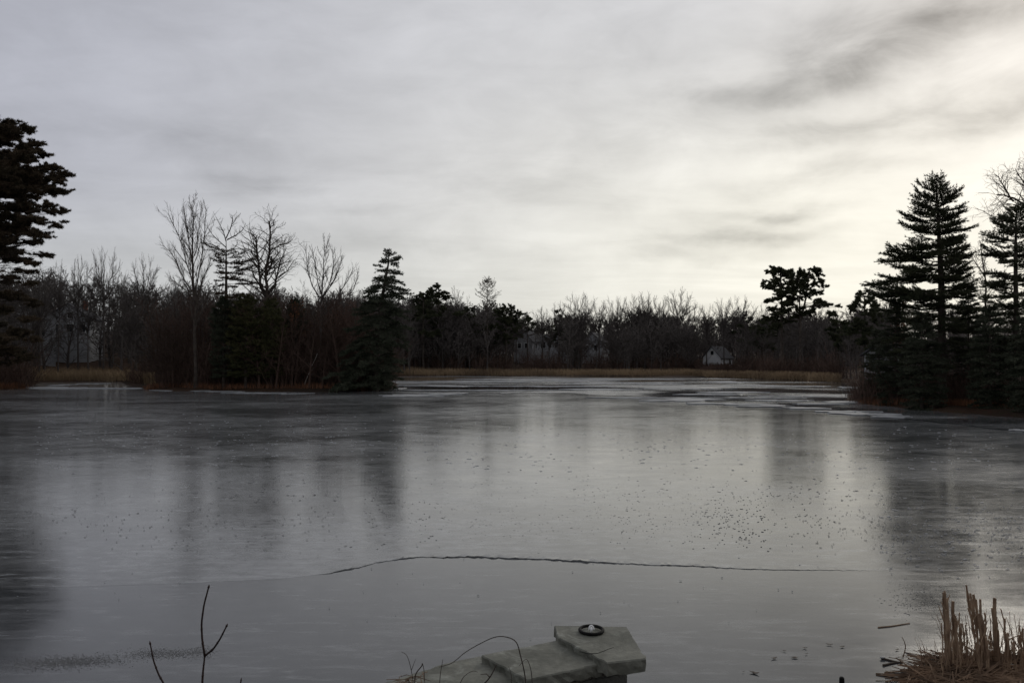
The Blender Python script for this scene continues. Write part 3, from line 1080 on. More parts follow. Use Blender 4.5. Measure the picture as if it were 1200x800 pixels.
# right-hand white pine
Y = 53.0
tp = [(1104, 478), (1104, 400), (1103, 330), (1101, 290), (1099, 250), (1097, 214)]
tx = lerp_tx(tp)
T = px_trunk(tp, Y)
rows = [(219, 1084, 1109, 54, .8, 5), (224, 1079, 1112, 48, .8, 6), (230, 1073, 1113, 40, .9, 6), (237, 1080, 1120, 30, .9), (243, 1066, 1128, 25, 1.1), (250, 1070, 1134, 22), (258, 1053, 1128, 14, 1.2), (262, 1060, 1126, 10),
        (270, 1057, 1120, 4, 1.1), (275, 1072, 1144, 12), (283, 1078, 1128, 4, .9), (289, 1056, 1127, 2, 1.0), (294, 1032, 1130, 2, 1.2), (298, 1048, 1128, 0, 1.1), (309, 1036, 1130, 2, 1.2), (313, 1050, 1128, -1, 1.0),
        (321, 1024, 1134, 1, 1.2), (326, 1040, 1134, 0), (334, 1028, 1138, -1, 1.2), (341, 1040, 1140, -2, 1), (350, 1016, 1144, 1, 1.1), (360, 1030, 1148, -4), (372, 1034, 1150, -5), (385, 1036, 1150, -6), (400, 1044, 1150, -8, .8), (416, 1052, 1146, -8, .7)]
conifer("pine_tree", "tall dark white pine with flat tiers standing on the right bank", T[0], T, from_px(rows, Y, tx), 21, "pine", .28, tuft=10, blade=(.18, .034), plate=.18, gap=.26, sway=.08, lrand=(.5, 1.08), tip_up=.35, tipw=.38,
        dead=[(2.0, 2, 2, -10, 4), (3.0, 2.4, 2.4, -8, 4)])

Y = 50.0
tp = [(1192, 484), (1191, 400), (1190, 300), (1191, 244)]
tx = lerp_tx(tp)
T = px_trunk(tp, Y)
rows = [(248, 1184, 1198, 58, 1, 5), (254, 1178, 1206, 48), (262, 1170, 1212, 34), (270, 1164, 1220, 25), (277, 1157, 1224, 18), (284, 1152, 1228, 12), (291, 1157, 1230, 6), (298, 1154, 1230, 4), (306, 1158, 1232, 0), (315, 1156, 1236, -2), (324, 1154, 1238, -4),
        (334, 1158, 1238, -4), (345, 1150, 1240, -6), (358, 1152, 1240, -6), (372, 1148, 1240, -8), (388, 1150, 1240, -8), (405, 1152, 1240, -8), (424, 1156, 1240, -8)]
conifer("pine_tree", "dense dark pine at the right picture edge, under bare oak branches", T[0], T, from_px(rows, Y, tx, nb=8), 22, "pine", .24, tuft=10, blade=(.17, .032), plate=.2, gap=.28, sway=.09, lrand=(.45, 1.1), tip_up=.35)

# big pine on the left
lp = [(5, 144, 8, 5.5), (24, 150, 10, 4.5), (32, 154, 5, 4), (12, 158, 12, 7), (40, 168, 7, 3.5), (24, 175, 13, 7), (37, 177, 8, 4), (7, 182, 12, 8), (40, 189, 11, 5), (55, 194, 8, 4.5), (21, 196, 14, 7), (71, 203, 8, 3.2), (57, 208, 11, 5), (36, 211, 12, 6),
      (69, 214, 8, 3), (71, 225, 7, 3), (53, 222, 11, 5), (28, 226, 13, 5), (9, 222, 9, 5), (48, 244, 12, 3.5), (68, 247, 11, 3.2), (78, 249, 3.5, 1.6), (25, 246, 13, 4.5), (6, 244, 8, 4), (43, 260, 13, 4), (59, 264, 7, 3), (19, 263, 12, 3.5), (7, 272, 9, 5), (31, 274, 13, 2.6),
      (46, 277, 7, 2.5), (48, 284, 5, 2), (22, 287, 11, 2.6), (2, 292, 8, 4), (35, 296, 9, 2.4), (14, 304, 9, 2.5), (38, 309, 7, 2.2), (24, 318, 9, 2.2), (6, 326, 9, 3), (32, 332, 9, 2.2), (14, 345, 9, 3), (34, 352, 8, 2.4), (8, 365, 10, 3.5), (28, 374, 10, 3), (16, 388, 11, 3.5), (36, 398, 8, 3), (10, 410, 12, 4), (30, 420, 10, 4)]
lp += [(-34 - a * .9, b + 4, c, d) for a, b, c, d in lp[::2]] + [(-14, 146, 8, 6), (-22, 160, 12, 7), (-16, 205, 14, 7), (-20, 235, 14, 6)]
rgl = np.random.default_rng(4)
lp = [(a, b, c * 1.35, d * 1.25) for a, b, c, d in lp]
for k in range(46):
    py_ = rgl.uniform(152, 300) if k < 36 else rgl.uniform(300, 420)
    half = np.interp(py_, [145, 170, 205, 250, 270, 300, 420], [10, 34, 58, 60, 48, 38, 40])
    lp.append((-14 + rgl.uniform(-1, 1) * half, py_, rgl.uniform(11, 17), rgl.uniform(4, 6.5)))
clump_pine("pine_tree", "huge brownish pine cut off by the left picture edge", 84, [([(-22, 458), (-20, 380), (-18, 300), (-14, 220), (-8, 143)], .45)], lp, 23, "pine_brown", tuft=11, blade=(.3, .06), dens=5.5,
           dead=[(270, 300, 5, 16), (300, 340, 6, 16), (340, 420, 6, 16)])

# spruce on the shoreline point
Y = 82.0
tp = [(440, 457), (443, 400), (447, 355), (452, 325), (455, 310), (456, 296)]
tx = lerp_tx(tp)
T = px_trunk(tp, Y)
rows = [(299, 450, 463, 45, .9, 5), (305, 447, 466, 30, 1, 6), (312, 439, 470, 10, 1.2, 8), (318, 440, 472, 0, 1.1, 8), (323, 438, 476, -4, 1.2, 8), (330, 433, 476, -6, 1.1, 8), (337, 427, 480, -8, 1.1, 9), (343, 424, 481, -8, 1.1, 9), (349, 421, 483, -8, 1.1, 9), (355, 420, 480, -10), (362, 412, 480, -10, 1.2),
        (370, 410, 482, -12), (378, 408, 480, -12), (386, 404, 482, -14), (394, 402, 480, -14), (402, 398, 478, -14), (410, 396, 476, -14), (418, 392, 474, -14), (426, 386, 472, -14), (434, 382, 470, -12), (442, 378, 468, -10), (449, 378, 464, -8)]
conifer("spruce_tree", "shaggy dark spruce leaning on the point where the left bank ends", T[0], T, from_px(rows, Y, tx, nb=9), 24, "hemlock", .3, tuft=9, blade=(.22, .05), plate=.3, tip_up=-.25, gap=.4, spread=.9, lrand=(.45, 1.1), sway=.1, tipw=.35,
        dead=[(13.5, .8, 1.0, 50, 3)])

# half-dead pine with candelabra top
Y = 86.0
tp = [(266, 457), (266, 400), (265, 345), (265, 310), (265, 283)]
tx = lerp_tx(tp)
T = px_trunk(tp, Y)
rows = [(296, 236, 278, 14, .8, 4), (302, 246, 290, 6, .8, 5), (308, 248, 299, 2, 1.3, 6), (314, 250, 285, 0, .6, 5), (320, 256, 298, 0, 1.3, 6), (327, 258, 297, -2, 1.3, 6), (334, 258, 296, -4, 1.1, 6), (345, 250, 296, -6, 1, 7), (360, 248, 298, -8, .9, 7), (378, 246, 296, -8, .8, 7)]
hp = conifer("pine_tree", "half-dead pine with a bare forked candelabra top on the left bank", T[0], T, from_px(rows, Y, tx), 25, "pine_brown", .26, tuft=9, blade=(.2, .04), plate=.1, gap=.4)
rng = np.random.default_rng(77)
out = []
for st, r in [([(265, 283), (262, 272), (257, 262), (253, 254)], .07), ([(265, 279), (270, 268), (273, 258), (272, 252)], .07), ([(266, 281), (276, 276), (284, 270), (288, 262)], .07), ([(265, 290), (256, 282), (249, 275), (244, 268)], .06), ([(265, 297), (252, 288), (240, 284), (234, 280)], .06),
              ([(273, 262), (277, 255), (281, 252)], .04), ([(265, 300), (250, 293), (238, 293)], .05), ([(265, 295), (275, 290), (279, 284)], .04), ([(265, 310), (280, 303), (288, 297)], .04)]:
    P = np.array([pt(a, b, Y + rng.normal(0, .5)) for a, b in st]) - T[0]
    P[0] = pt(st[0][0], st[0][1], Y) - T[0]
    rr = np.linspace(r, .02, len(P))
    out.append((P, rr, 1))
    children(out, P, rr, np.linalg.norm(P[-1] - P[0]), 1, dict(FINE, ang=[40, 45, 45], n=[10, 10, 6], lr=[.4, .4, .45]), rng)
_, br = limbs_to_mesh(out, rng)
obj("dead_limbs", br, M["bark"], hp)

# cedars and young conifers making the dark green core of the left bank
for k, (px, top, l, r, Yd, lab, mt) in enumerate([
    (288, 347, 262, 312, 84.6, "round-topped dark green cedar under the half-dead pine", "cedar"),
    (318, 352, 298, 336, 84.9, "yellow-green cedar below the gnarled dead tree", "cedar"),
    (262, 350, 242, 285, 85.2, "dark cedar just right of the tallest bare tree's trunk", "hemlock"),
    (345, 352, 330, 362, 90.0, "low dark cedar behind the gnarled dead tree", "hemlock"),
]):
    tp = [(px, 457), (px, top)]
    tx = lerp_tx(tp)
    T = px_trunk(tp, Yd)
    rows = []
    for i, py in enumerate(np.linspace(top + 2, 440, 20)):
        q = (py - top) / (440 - top)
        w = min(1, q * 2.6) ** .6 * (1 - .25 * q)
        rows.append((py, px - (px - l) * w, px + (r - px) * w, 25 - 25 * q, 1.1, 7))
    conifer("cedar_tree", lab, T[0], T, from_px(rows, Yd, tx), 40 + k, mt, .16, tuft=10, blade=(.22, .06), gap=.4, spread=.9)

# ---- far conifers
def far_pine(name, lab, px, base_py, top, rows, Yd, seed, mat="pine", r0=.2, lean=0, **kw):
    tp = [(px, base_py), (px + lean, top)]
    tx = lerp_tx(tp)
    T = px_trunk(tp, Yd)
    k = dict(tuft=11, blade=(.36, .085), gap=.5, plate=.25, tip_up=.6, tipw=.75, spread=.8)
    k.update(kw)
    return conifer(name, lab, T[0], T, from_px(rows, Yd, tx, nb=6), seed, mat, r0, **k)


far_pine("larch_tree", "sparse cone-shaped tree with upcurved branches mid far shore", 571, 440, 330, [
    (332, 567, 575, 60, .35), (336, 562, 579, 45, .35), (340, 559, 583, 38, .35), (345, 556, 586, 32, .35), (350, 554, 588, 28, .35), (354, 556, 586, 24, .4), (359, 560, 582, 20, .5)], 178, 55, "pine_brown", r0=.28, tip_up=.9, blade=(.25, .05), tuft=5, gap=.7)

clump_pine("pine_tree", "left and broader of two merged pine crowns above the far wood beside the right bank", 152, [([(917, 443), (916, 380), (916, 345), (914, 316)], .3)], [
    (913, 317, 8, 5.5), (906, 321, 4, 5), (920, 321, 7, 6), (915, 328, 9, 6), (900, 319, 3, 3), (895, 333, 5, 4.5), (901, 337, 7, 3), (909, 336, 8, 5), (923, 333, 7, 5), (903, 352, 7, 3.5), (915, 345, 9, 4.5), (925, 349, 8, 4),
    (916, 356, 10, 4.5), (907, 361, 8, 3.5), (921, 364, 10, 4), (912, 372, 9, 4), (924, 377, 8, 4), (908, 382, 8, 4)], 50, dead=[(360, 395, 2.5, 8)])
clump_pine("pine_tree", "right of two merged pine crowns above the far wood, sky showing between its forked trunks", 150, [([(937, 444), (938, 375), (943, 356), (946, 340), (949, 317)], .26), ([(938, 375), (937, 355), (938, 335), (936, 321)], .16)], [
    (936, 320, 6, 6), (929, 324, 5, 4.5), (950, 316, 7, 4), (957, 321, 7, 5), (947, 325, 8, 5.5), (960, 329, 6, 4.5), (952, 333, 8, 4.5), (939, 335, 6, 4.5), (965, 337, 4, 3.5), (961, 343, 6, 3), (953, 344, 6, 3.5), (945, 347, 6, 3.5),
    (955, 353, 7, 3), (961, 358, 7, 3), (971, 357, 7, 3), (980, 359, 5, 2), (928, 345, 6, 4), (950, 366, 8, 4), (964, 370, 8, 4), (936, 371, 7, 4)], 51, dead=[(355, 390, 2.5, 8)])
clump_pine("pine_tree", "round bushy pine left of the tall right-bank pine", 108, [([(1014, 454), (1013, 400), (1013, 348)], .24)], [
    (1005, 350, 5, 4), (1018, 349, 6, 5), (1011, 356, 8, 6), (1000, 360, 5, 4.5), (1026, 360, 5, 5), (1012, 368, 13, 6), (1002, 378, 9, 5), (1023, 378, 9, 5), (1012, 388, 14, 6), (1004, 400, 9, 5), (1022, 402, 9, 6), (1013, 412, 12, 6)], 52, blade=(.27, .065), dens=7)
clump_pine("pine_tree", "flat-topped pine right of the shoreline spruce", 175, [([(514, 440), (514, 380), (514, 336)], .28)], [
    (513, 336, 5, 3.5), (505, 341, 6, 3), (520, 343, 6, 3.5), (510, 347, 8, 4), (523, 350, 5, 3), (502, 350, 7, 3.5), (514, 356, 10, 4.5), (503, 360, 7, 3.5), (522, 364, 7, 3.5), (512, 370, 10, 4), (506, 380, 8, 4), (519, 384, 8, 4)], 53)
clump_pine("pine_tree", "lower pine tucked between the spruce and the flat-topped pine", 172, [([(496, 440), (496, 390), (496, 347)], .25)], [
    (494, 346, 5, 3), (500, 350, 6, 4), (490, 352, 6, 4), (496, 358, 10, 5), (488, 364, 6, 4), (503, 366, 7, 4), (496, 374, 10, 5), (490, 386, 8, 5), (502, 390, 8, 5)], 54)
clump_pine("pine_tree", "squat dark conifer right of the sparse cone-shaped tree", 182, [([(593, 440), (593, 362)], .24)], [
    (593, 361, 6, 4.5), (588, 367, 7, 5), (599, 367, 7, 5), (593, 376, 12, 7), (585, 384, 9, 5), (602, 386, 9, 5), (593, 396, 13, 7)], 56)
clump_pine("pine_tree", "small dark conifer above the sharp-gabled far house", 215, [([(618, 440), (618, 375)], .22)], [
    (617, 373, 5, 3.5), (612, 379, 6, 3.5), (624, 380, 7, 3.5), (618, 386, 11, 5), (612, 393, 8, 4)], 57)
clump_pine("pine_tree", "small pointed conifer left of the far fan-shaped bare tree", 205, [([(656, 440), (656, 370)], .22)], [
    (656, 370, 4, 4), (652, 377, 6, 4), (660, 378, 6, 4), (656, 386, 11, 5), (650, 395, 8, 5), (663, 396, 8, 5)], 58)
clump_pine("pine_tree", "low dark pine between the bushy pine and the merged pair", 125, [([(985, 450), (985, 380)], .2)], [
    (985, 379, 6, 4), (979, 386, 6, 4), (991, 387, 7, 4), (985, 395, 11, 6), (979, 406, 8, 5), (993, 407, 8, 5)], 59)
clump_pine("pine_tree", "slim conifer peeking above the wood right of the far white house", 190, [([(876, 444), (876, 378)], .2)], [
    (876, 376, 3.5, 3.5), (873, 382, 5, 3.5), (880, 384, 5, 3.5), (876, 391, 8, 4.5), (871, 400, 6, 4)], 60)
clump_pine("pine_tree", "low dark pine left of the merged pair, on the far shore", 170, [([(893, 444), (893, 378)], .2)], [
    (893, 377, 6, 4), (888, 384, 7, 4), (899, 385, 7, 4), (893, 394, 11, 6), (887, 404, 8, 5), (900, 405, 8, 5)], 61)
clump_pine("pine_tree", "broad low conifer left of centre, between the flat-topped pine and the slim poplar-like tree", 184, [([(546, 440), (546, 365)], .2)], [
    (546, 364, 6, 4), (540, 371, 7, 4), (553, 372, 7, 4), (546, 381, 12, 6), (538, 391, 8, 5), (555, 392, 8, 5)], 62)

# young hemlocks filling the right bank below the pines
for k, (px, top, l, r, Yd, lab) in enumerate([
    (1050, 352, 1026, 1078, 56, "broad young hemlock at the left foot of the tall right-bank pine"),
    (1080, 368, 1054, 1112, 51.5, "low hemlock in front of the tall right-bank pine's trunk"),
    (1135, 335, 1112, 1162, 55, "young hemlock filling the gap between the two right-bank pines"),
    (1160, 360, 1134, 1188, 49, "dark low hemlock in front of the right edge pine"),
    (1030, 388, 1010, 1052, 60, "shrubby hemlock at the tip of the right bank"),
    (1212, 350, 1180, 1245, 46, "hemlock leaning in from the right picture edge"),
]):
    tp = [(px, 478), (px, top)]
    tx = lerp_tx(tp)
    T = px_trunk(tp, Yd)
    rows = []
    for i, py in enumerate(np.linspace(top + 2, 473, 24)):
        q = (py - top) / (473 - top)
        w = (.12 + .88 * min(1, q * 1.8)) * (1 - .2 * q)
        rows.append((py, px - (px - l) * w, px + (r - px) * w, 20 - 32 * q, 1.0, 7))
    conifer("hemlock_tree", lab, T[0], T, from_px(rows, Yd, tx), 70 + k, "hemlock", .12, tuft=9, blade=(.15, .038), gap=.3, spread=.8, tip_up=-.1)

# ---- bare oak entering at the upper right, and other right-bank trees
stems_tree("oak_tree", "bare oak whose crooked branches reach in at the upper right edge", [
    dict(p=[(1246, 486), (1244, 400), (1240, 320), (1238, 262), (1236, 200)], r=(.32, .08), t0=.5, kids=10, len=.5),
    dict(p=[(1238, 262), (1215, 246), (1200, 238), (1188, 236), (1178, 229), (1168, 228)], r=(.11, .03), lvl=1, kids=14, len=1.3),
    dict(p=[(1188, 236), (1180, 224), (1175, 213), (1166, 205)], r=(.06, .02), lvl=1, kids=10, len=1.4),
    dict(p=[(1215, 246), (1205, 225), (1196, 210), (1190, 198)], r=(.07, .02), lvl=1, kids=12, len=1.3),
    dict(p=[(1237, 240), (1220, 218), (1206, 203), (1200, 194)], r=(.07, .02), lvl=1, kids=12, len=1.2),
    dict(p=[(1225, 262), (1195, 262), (1172, 258), (1152, 247)], r=(.05, .015), lvl=1, kids=10, len=.9),
], 52, GNARL, 31)
stems_tree("bare_tree", "crooked bare sapling showing in the gap between the right-bank pines", [
    dict(p=[(1152, 482), (1153, 400), (1156, 330), (1152, 306), (1147, 296), (1149, 286)], r=(.1, .03), t0=.5, kids=12, len=.6),
    dict(p=[(1156, 330), (1146, 312), (1138, 295)], r=(.04, .015), lvl=1, kids=8),
], 57, GNARL, 32)

def fan_variant(seed, H, width, limbs, t_fork):
    """bare crown whose limbs fan out from a low fork and end on a rounded outline"""
    rng = np.random.default_rng(seed)
    out = []
    n = 6
    T = np.stack([rng.normal(0, .06, n).cumsum(), rng.normal(0, .06, n).cumsum(), np.linspace(0, H * .62, n)], 1)
    rr = np.linspace(H * .016, H * .007, n)
    out.append((T, rr, 0))
    for i in range(limbs):
        az = i * 2.4 + rng.normal(0, .3)
        q = (i + .5) / limbs
        pol = math.radians(8 + 84 * q ** .8) * rng.uniform(.85, 1.1)
        tip = np.array([math.cos(az) * math.sin(pol) * width, math.sin(az) * math.sin(pol) * width, H * .64 + H * .36 * math.cos(pol)])
        t0 = rng.uniform(t_fork, t_fork + .24) * (1 if q > .3 else 1.15)
        st = np.array([np.interp(t0 * H, T[:, 2], T[:, k]) for k in range(3)])
        st[2] = min(t0, .61) * H
        m_ = 7
        u = np.linspace(0, 1, m_)[:, None]
        hor = (tip - st) * [1, 1, 0]
        P = st + hor * (u ** 1.0) + np.array([0, 0, tip[2] - st[2]]) * (u ** 1.05) + rng.normal(0, .012 * H, (m_, 3)) * (u > 0) * (u < 1)
        L = np.linalg.norm(tip - st)
        r_ = np.linspace(H * .0065, .022, m_)
        out.append((P, r_, 1))
        children(out, P, r_, L, 1, dict(BROAD, levels=4, n=[0, 19, 9], ang=[0, 30, 32], lr=[0, .34, .42], fall=[0, .45, .3], wander=[0, .1, .14, .16], up=[0, .1, .1, .06], nseg=[1, 1, 4, 2], rr=[0, .5, .7], rmin=.019, t0=[0, .18, .15]), rng)
    return limbs_to_mesh(out, rng)


# ---- skyline bare trees, each its own
SKY_V = [bare_variant(100, 16, VASE), fan_variant(101, 16, 5.2, 15, .46), bare_variant(102, 16, BROAD), fan_variant(103, 16, 4.4, 14, .44), fan_variant(104, 16, 6.0, 18, .42)]
SKY_M = [(a.mesh("trunk", M["bark_far"]), b.mesh("crown", M["bark_far"])) for a, b in SKY_V]
SKY_EXT = []
for a, b in SKY_V:
    v = b.data()[0]
    SKY_EXT.append((np.percentile(v[:, 2], 99.9), np.percentile(np.abs(v[:, 0]), 98.5)))


def sky_tree(px, top, w, Yd, lab, var, name="bare_tree", group=None, rz=None):
    x = (px - 600) / 1000 * Yd
    z = hz(x, Yd)
    if z < .1:
        print("LOW", lab, px, Yd, z)
    H = pt(px, top, Yd)[2] - z
    t = thing(name, lab, "tree", (x, Yd, z - .1), rz if rz is not None else random.uniform(0, 6.28), group)
    zh, xr = SKY_EXT[var]
    sx = (w / 2000 * Yd) / xr
    t.scale = (sx, sx, H / zh)
    for nm, me in zip(("trunk", "crown"), SKY_M[var]):
        o = bpy.data.objects.new(nm, me)
        COL.objects.link(o)
        o.parent = t
    return t


for px, top, w, Yd, lab, var in [
    (122, 288, 50, 126, "bare round-crowned tree above the grey left house", 4),
    (170, 296, 46, 127, "bare tree midway between the round-crowned tree and the tallest tree", 1),
    (92, 298, 40, 125, "bare tree just left of the round-crowned one, lower and thinner", 3),
    (68, 304, 34, 120, "bare tree at the lower edge of the huge left pine's crown", 3),
    (143, 318, 30, 130, "low bare tree filling the dip right of the round-crowned tree", 0),
    (200, 322, 30, 126, "low bare tree left of the tallest bare tree's trunk", 0),
    (46, 315, 34, 116, "bare tree beneath the huge left pine's lowest tier", 3),
    (352, 325, 40, 110, "bare tree behind and between the dead tree and the slender one", 2),
    (410, 338, 30, 112, "bare tree just left of the shoreline spruce, far behind it", 0),
    (531, 334, 22, 180, "slim bare poplar-like tree right of the flat-topped pine", 0),
    (548, 345, 26, 186, "bare tree left of the sparse cone-shaped tree", 2),
    (635, 358, 34, 205, "small bare tree left of the far fan-shaped tree", 3),
    (680, 341, 54, 186, "fan-shaped bare tree, leftmost of the far skyline crowns right of centre", 4),
    (722, 346, 40, 190, "bare tree at the left end of the far broad double crown", 4),
    (745, 344, 46, 188, "bare tree in the middle of the far broad double crown", 3),
    (773, 346, 36, 190, "bare tree in the gap left of the far skyline's highest crown", 3),
    (795, 336, 48, 188, "highest bare crown on the far skyline above the white house's left", 1),
    (812, 352, 36, 195, "low bare crown touching the right side of the highest far crown", 1),
    (848, 348, 40, 190, "bare round crown directly above the far white house", 4),
    (868, 345, 44, 194, "bare round crown above the far white house's right end", 3),
    (890, 354, 34, 186, "bare tree just left of the two tufted pines", 1),
    (975, 360, 34, 165, "bare twiggy tree just right of the two tufted pines", 1),
    (1035, 352, 30, 85, "bare twiggy tree between the bushy pine and the tall right-bank pine", 2),
    (1062, 345, 34, 80, "bare tree behind the tall right-bank pine's lowest left tiers", 0),
    (480, 352, 26, 160, "bare tree just right of the shoreline spruce's middle", 2),
    (655, 352, 30, 196, "bare crown on the far skyline just left of the fan-shaped one", 1),
    (702, 350, 36, 192, "bare crown just right of the far fan-shaped tree", 3),
    (757, 340, 40, 187, "bare crown at the right end of the far broad double crown", 4),
    (828, 356, 30, 192, "small bare crown in the dip left of the crowns above the white house", 3),
    (905, 358, 34, 176, "bare twiggy crown directly behind the two merged pines", 4),
    (958, 352, 34, 170, "bare twiggy crown behind the right-hand merged pine", 1),
    (1000, 356, 30, 150, "bare twiggy crown left of the round bushy pine", 3),
    (605, 362, 30, 200, "bare tree behind the squat dark conifer", 3),
]:
    sky_tree(px, top, w, Yd, lab, var)

# rows of trunks one can tell apart along the shores
FRONT = [(540, 175), (556, 178), (626, 176), (644, 180), (664, 177), (700, 176), (716, 179), (732, 175), (756, 177), (776, 176), (790, 179), (806, 176), (884, 165), (897, 160), (930, 150), (958, 142), (972, 135), (996, 122)]
for i, (px, Yd) in enumerate(FRONT):
    sky_tree(px + random.uniform(-2, 2), random.uniform(374, 386), random.uniform(24, 34), Yd, "thin bare tree in the row of trunks lining the far shore", i % 4, group="thin trunks lining the far shore")
for i, (px, Yd) in enumerate([(20, 100), (48, 124), (78, 128), (104, 125), (132, 130), (155, 124), (186, 100), (212, 96), (246, 94), (334, 95), (395, 96), (416, 100)]):
    sky_tree(px, random.uniform(340, 362), random.uniform(26, 40), Yd, "thin bare tree in the dark thicket of trunks behind the left bank", i % 4, group="thin trunks behind the left bank")
for i, (px, Yd) in enumerate([(1046, 62), (1070, 60), (1092, 62), (1122, 60), (1146, 62), (1172, 58), (1196, 56)]):
    sky_tree(px, random.uniform(365, 390), random.uniform(30, 44), Yd, "thin bare tree in the dark understorey behind the right-bank pines", i % 4, group="thin trunks behind the right-bank pines")

# oak with clinging rusty leaves
def leafy(name, lab, px, top, base, w, Yd, seed, mat="oak_leaf"):
    rng = np.random.default_rng(seed)
    x = (px - 600) / 1000 * Yd
    z = hz(x, Yd)
    H = pt(px, top, Yd)[2] - z
    out = []
    grow(out, np.zeros(3), UP, H * .8, .1, 0, dict(BROAD, levels=4, n=[12, 6, 5], t0=[.2, .2, .2]), rng)
    tr, br = limbs_to_mesh(out, rng)
    lv = MB()
    C = []
    for pts, r, lvl in out:
        if lvl >= 2:
            for q in pts[1:]:
                C.append(q)
    C = np.array(C)
    C = C[rng.uniform(size=len(C)) < .8]
    D = rng.normal(size=C.shape)
    blades(lv, C, D / np.linalg.norm(D, axis=1)[:, None], 3, .16, .1, .8, rng)
    t = thing(name, lab, "tree", (x, Yd, z - .1))
    e = max(np.abs(br.data()[0][:, 0]).max(), .1)
    t.scale = ((w / 2000 * Yd) / e,) * 2 + (1,)
    obj("trunk", tr, M["bark"], t)
    obj("branches", br, M["bark"], t)
    obj("leaves", lv, M[mat], t)


leafy("oak_tree", "small oak still holding rusty brown leaves, left of the slender bare tree", 346, 352, 455, 50, 89, 1)
leafy("oak_tree", "small oak still holding rusty leaves, against the spruce's left flank", 398, 358, 455, 44, 90, 2)
leafy("oak_tree", "leafy russet sapling under the tall right-bank pine's lowest tiers", 1052, 345, 470, 34, 60, 3)

# leaning white birch and fallen pale limbs
def pole(name, lab, pts, Yd, r, cat, mat="bark_pale"):
    P = np.array([pt(a, b, Yd) for a, b in pts])
    base = P[0].copy()
    mb = MB()
    n = 8
    s = np.linspace(0, 1, n)
    u = np.linspace(0, 1, len(P))
    Q = np.stack([np.interp(s, u, P[:, i]) for i in range(3)], 1)
    Q[1:-1] += RNG.normal(0, r * .6, (n - 2, 3))
    tube(mb, Q - base, np.linspace(r, r * .55, n), 6)
    for k in range(4):
        i = 2 + k
        d = norm(RNG.normal(size=3) + UP)
        tube(mb, np.array([Q[i], Q[i] + d * r * 14]) - base, (r * .3, r * .12), 3, cap=False)
    return tag(obj(name, mb, M[mat], loc=base), lab, cat)


pole("birch_trunk", "thin white birch trunk leaning right over the left bank's edge", [(357, 450), (364, 432), (372, 414)], 84.3, .05, "tree trunk")
pole("fallen_branch", "long pale fallen branch sloping down right in the left thicket", [(168, 420), (148, 411), (124, 402)], 123, .06, "branch", "bark_far")
pole("fallen_branch", "pale crooked branch propped upright right of the long fallen branch", [(160, 431), (154, 418), (147, 402), (142, 392)], 122, .05, "branch", "bark_far")
pole("fallen_branch", "short pale branch slanting low over the left marsh grass", [(186, 417), (172, 409), (165, 402)], 122, .05, "branch", "bark_far")

# ------------------------------------------------------------------ far wood as a mass
HOUSES_PX = [(60, 128, 148), (606, 662, 225), (688, 716, 225), (818, 866, 205), (1030, 1070, 92)]
def mass_set(seed, rmin):
    prm = dict(BROAD, levels=4, n=[13, 8, 6], nseg=[5, 4, 2, 1], rmin=rmin, t0=[.1, .15, .15], lr=[.42, .45, .5], ang=[45, 42, 42])
    out = []
    for i in range(4):
        a, b = bare_variant(seed + i, 12, prm)
        m_ = MB()
        m_.add_mb(a.data())
        m_.add_mb(b.data())
        out.append(m_.data())
    return out


env = [(-300, 312), (0, 308), (60, 314), (130, 322), (190, 327), (240, 328), (330, 336), (400, 338), (460, 342), (490, 344), (540, 346), (580, 354), (610, 362), (640, 366), (690, 361), (740, 360), (800, 362), (830, 366), (880, 361), (940, 362), (1000, 360), (1060, 354), (1120, 350), (1300, 340)]


def mass_wood(name, lab, n, pxr, yr, seed, rmin, jit=14, hide=.25, shore=4):
    MASS = mass_set(200 + seed * 10, rmin)
    rng = np.random.default_rng(seed)
    mb = MB()
    k = 0
    while k < n:
        px, Yd = rng.uniform(*pxr), rng.uniform(*yr)
        x = (px - 600) / 1000 * Yd
        if float(sdist(np.array([x]), np.array([Yd]))[0]) < shore:
            continue
        hid = any(a - 6 < px < b + 6 and Yd < yy + 12 for a, b, yy in HOUSES_PX)
        if 600 < px < 720 and hid and rng.uniform() > .12:
            continue
        if px < 140 and hid and rng.uniform() > .5:
            continue
        if hid and rng.uniform() > (.06 if px > 810 and px < 880 else hide):
            continue
        z = hz(x, Yd)
        top = pt(px, np.interp(px, *zip(*env)) + 5.5 * math.sin(px * .071 + 1) + 4.5 * math.sin(px * .173) + 3 * math.sin(px * .39 + 2) + abs(rng.normal(0, jit)), Yd)[2]
        H = max(3.5, top - z)
        s = H / 12
        w = s * rng.uniform(.8, 1.3)
        a = rng.uniform(0, 6.28)
        Mx = np.array([[math.cos(a) * w, -math.sin(a) * w, 0], [math.sin(a) * w, math.cos(a) * w, 0], [0, 0, s]])
        mb.add_mb(MASS[rng.integers(4)], Mx, (x, Yd, z - .1))
        k += 1
    tag(obj(name, mb, M["brush" if name == "bank_thicket" else "bark_far"]), lab, "woodland", kind="stuff")


mass_wood("far_woodland", "dark mass of bare trees filling the wood beyond the far shore", 760, (430, 1040), (172, 280), 1, .055, jit=10)
mass_wood("left_woodland", "dark mass of bare trees on the slope behind the left bank", 520, (-120, 480), (94, 190), 2, .034, jit=12, hide=.9)
mass_wood("bank_thicket", "dark brown thicket of saplings filling the left bank under its tall trees", 120, (175, 440), (83.5, 98), 5, .018, jit=20, shore=2)
mass_wood("right_woodland", "dark mass of bare trees behind the right-bank pines", 150, (985, 1320), (60, 125), 3, .02)


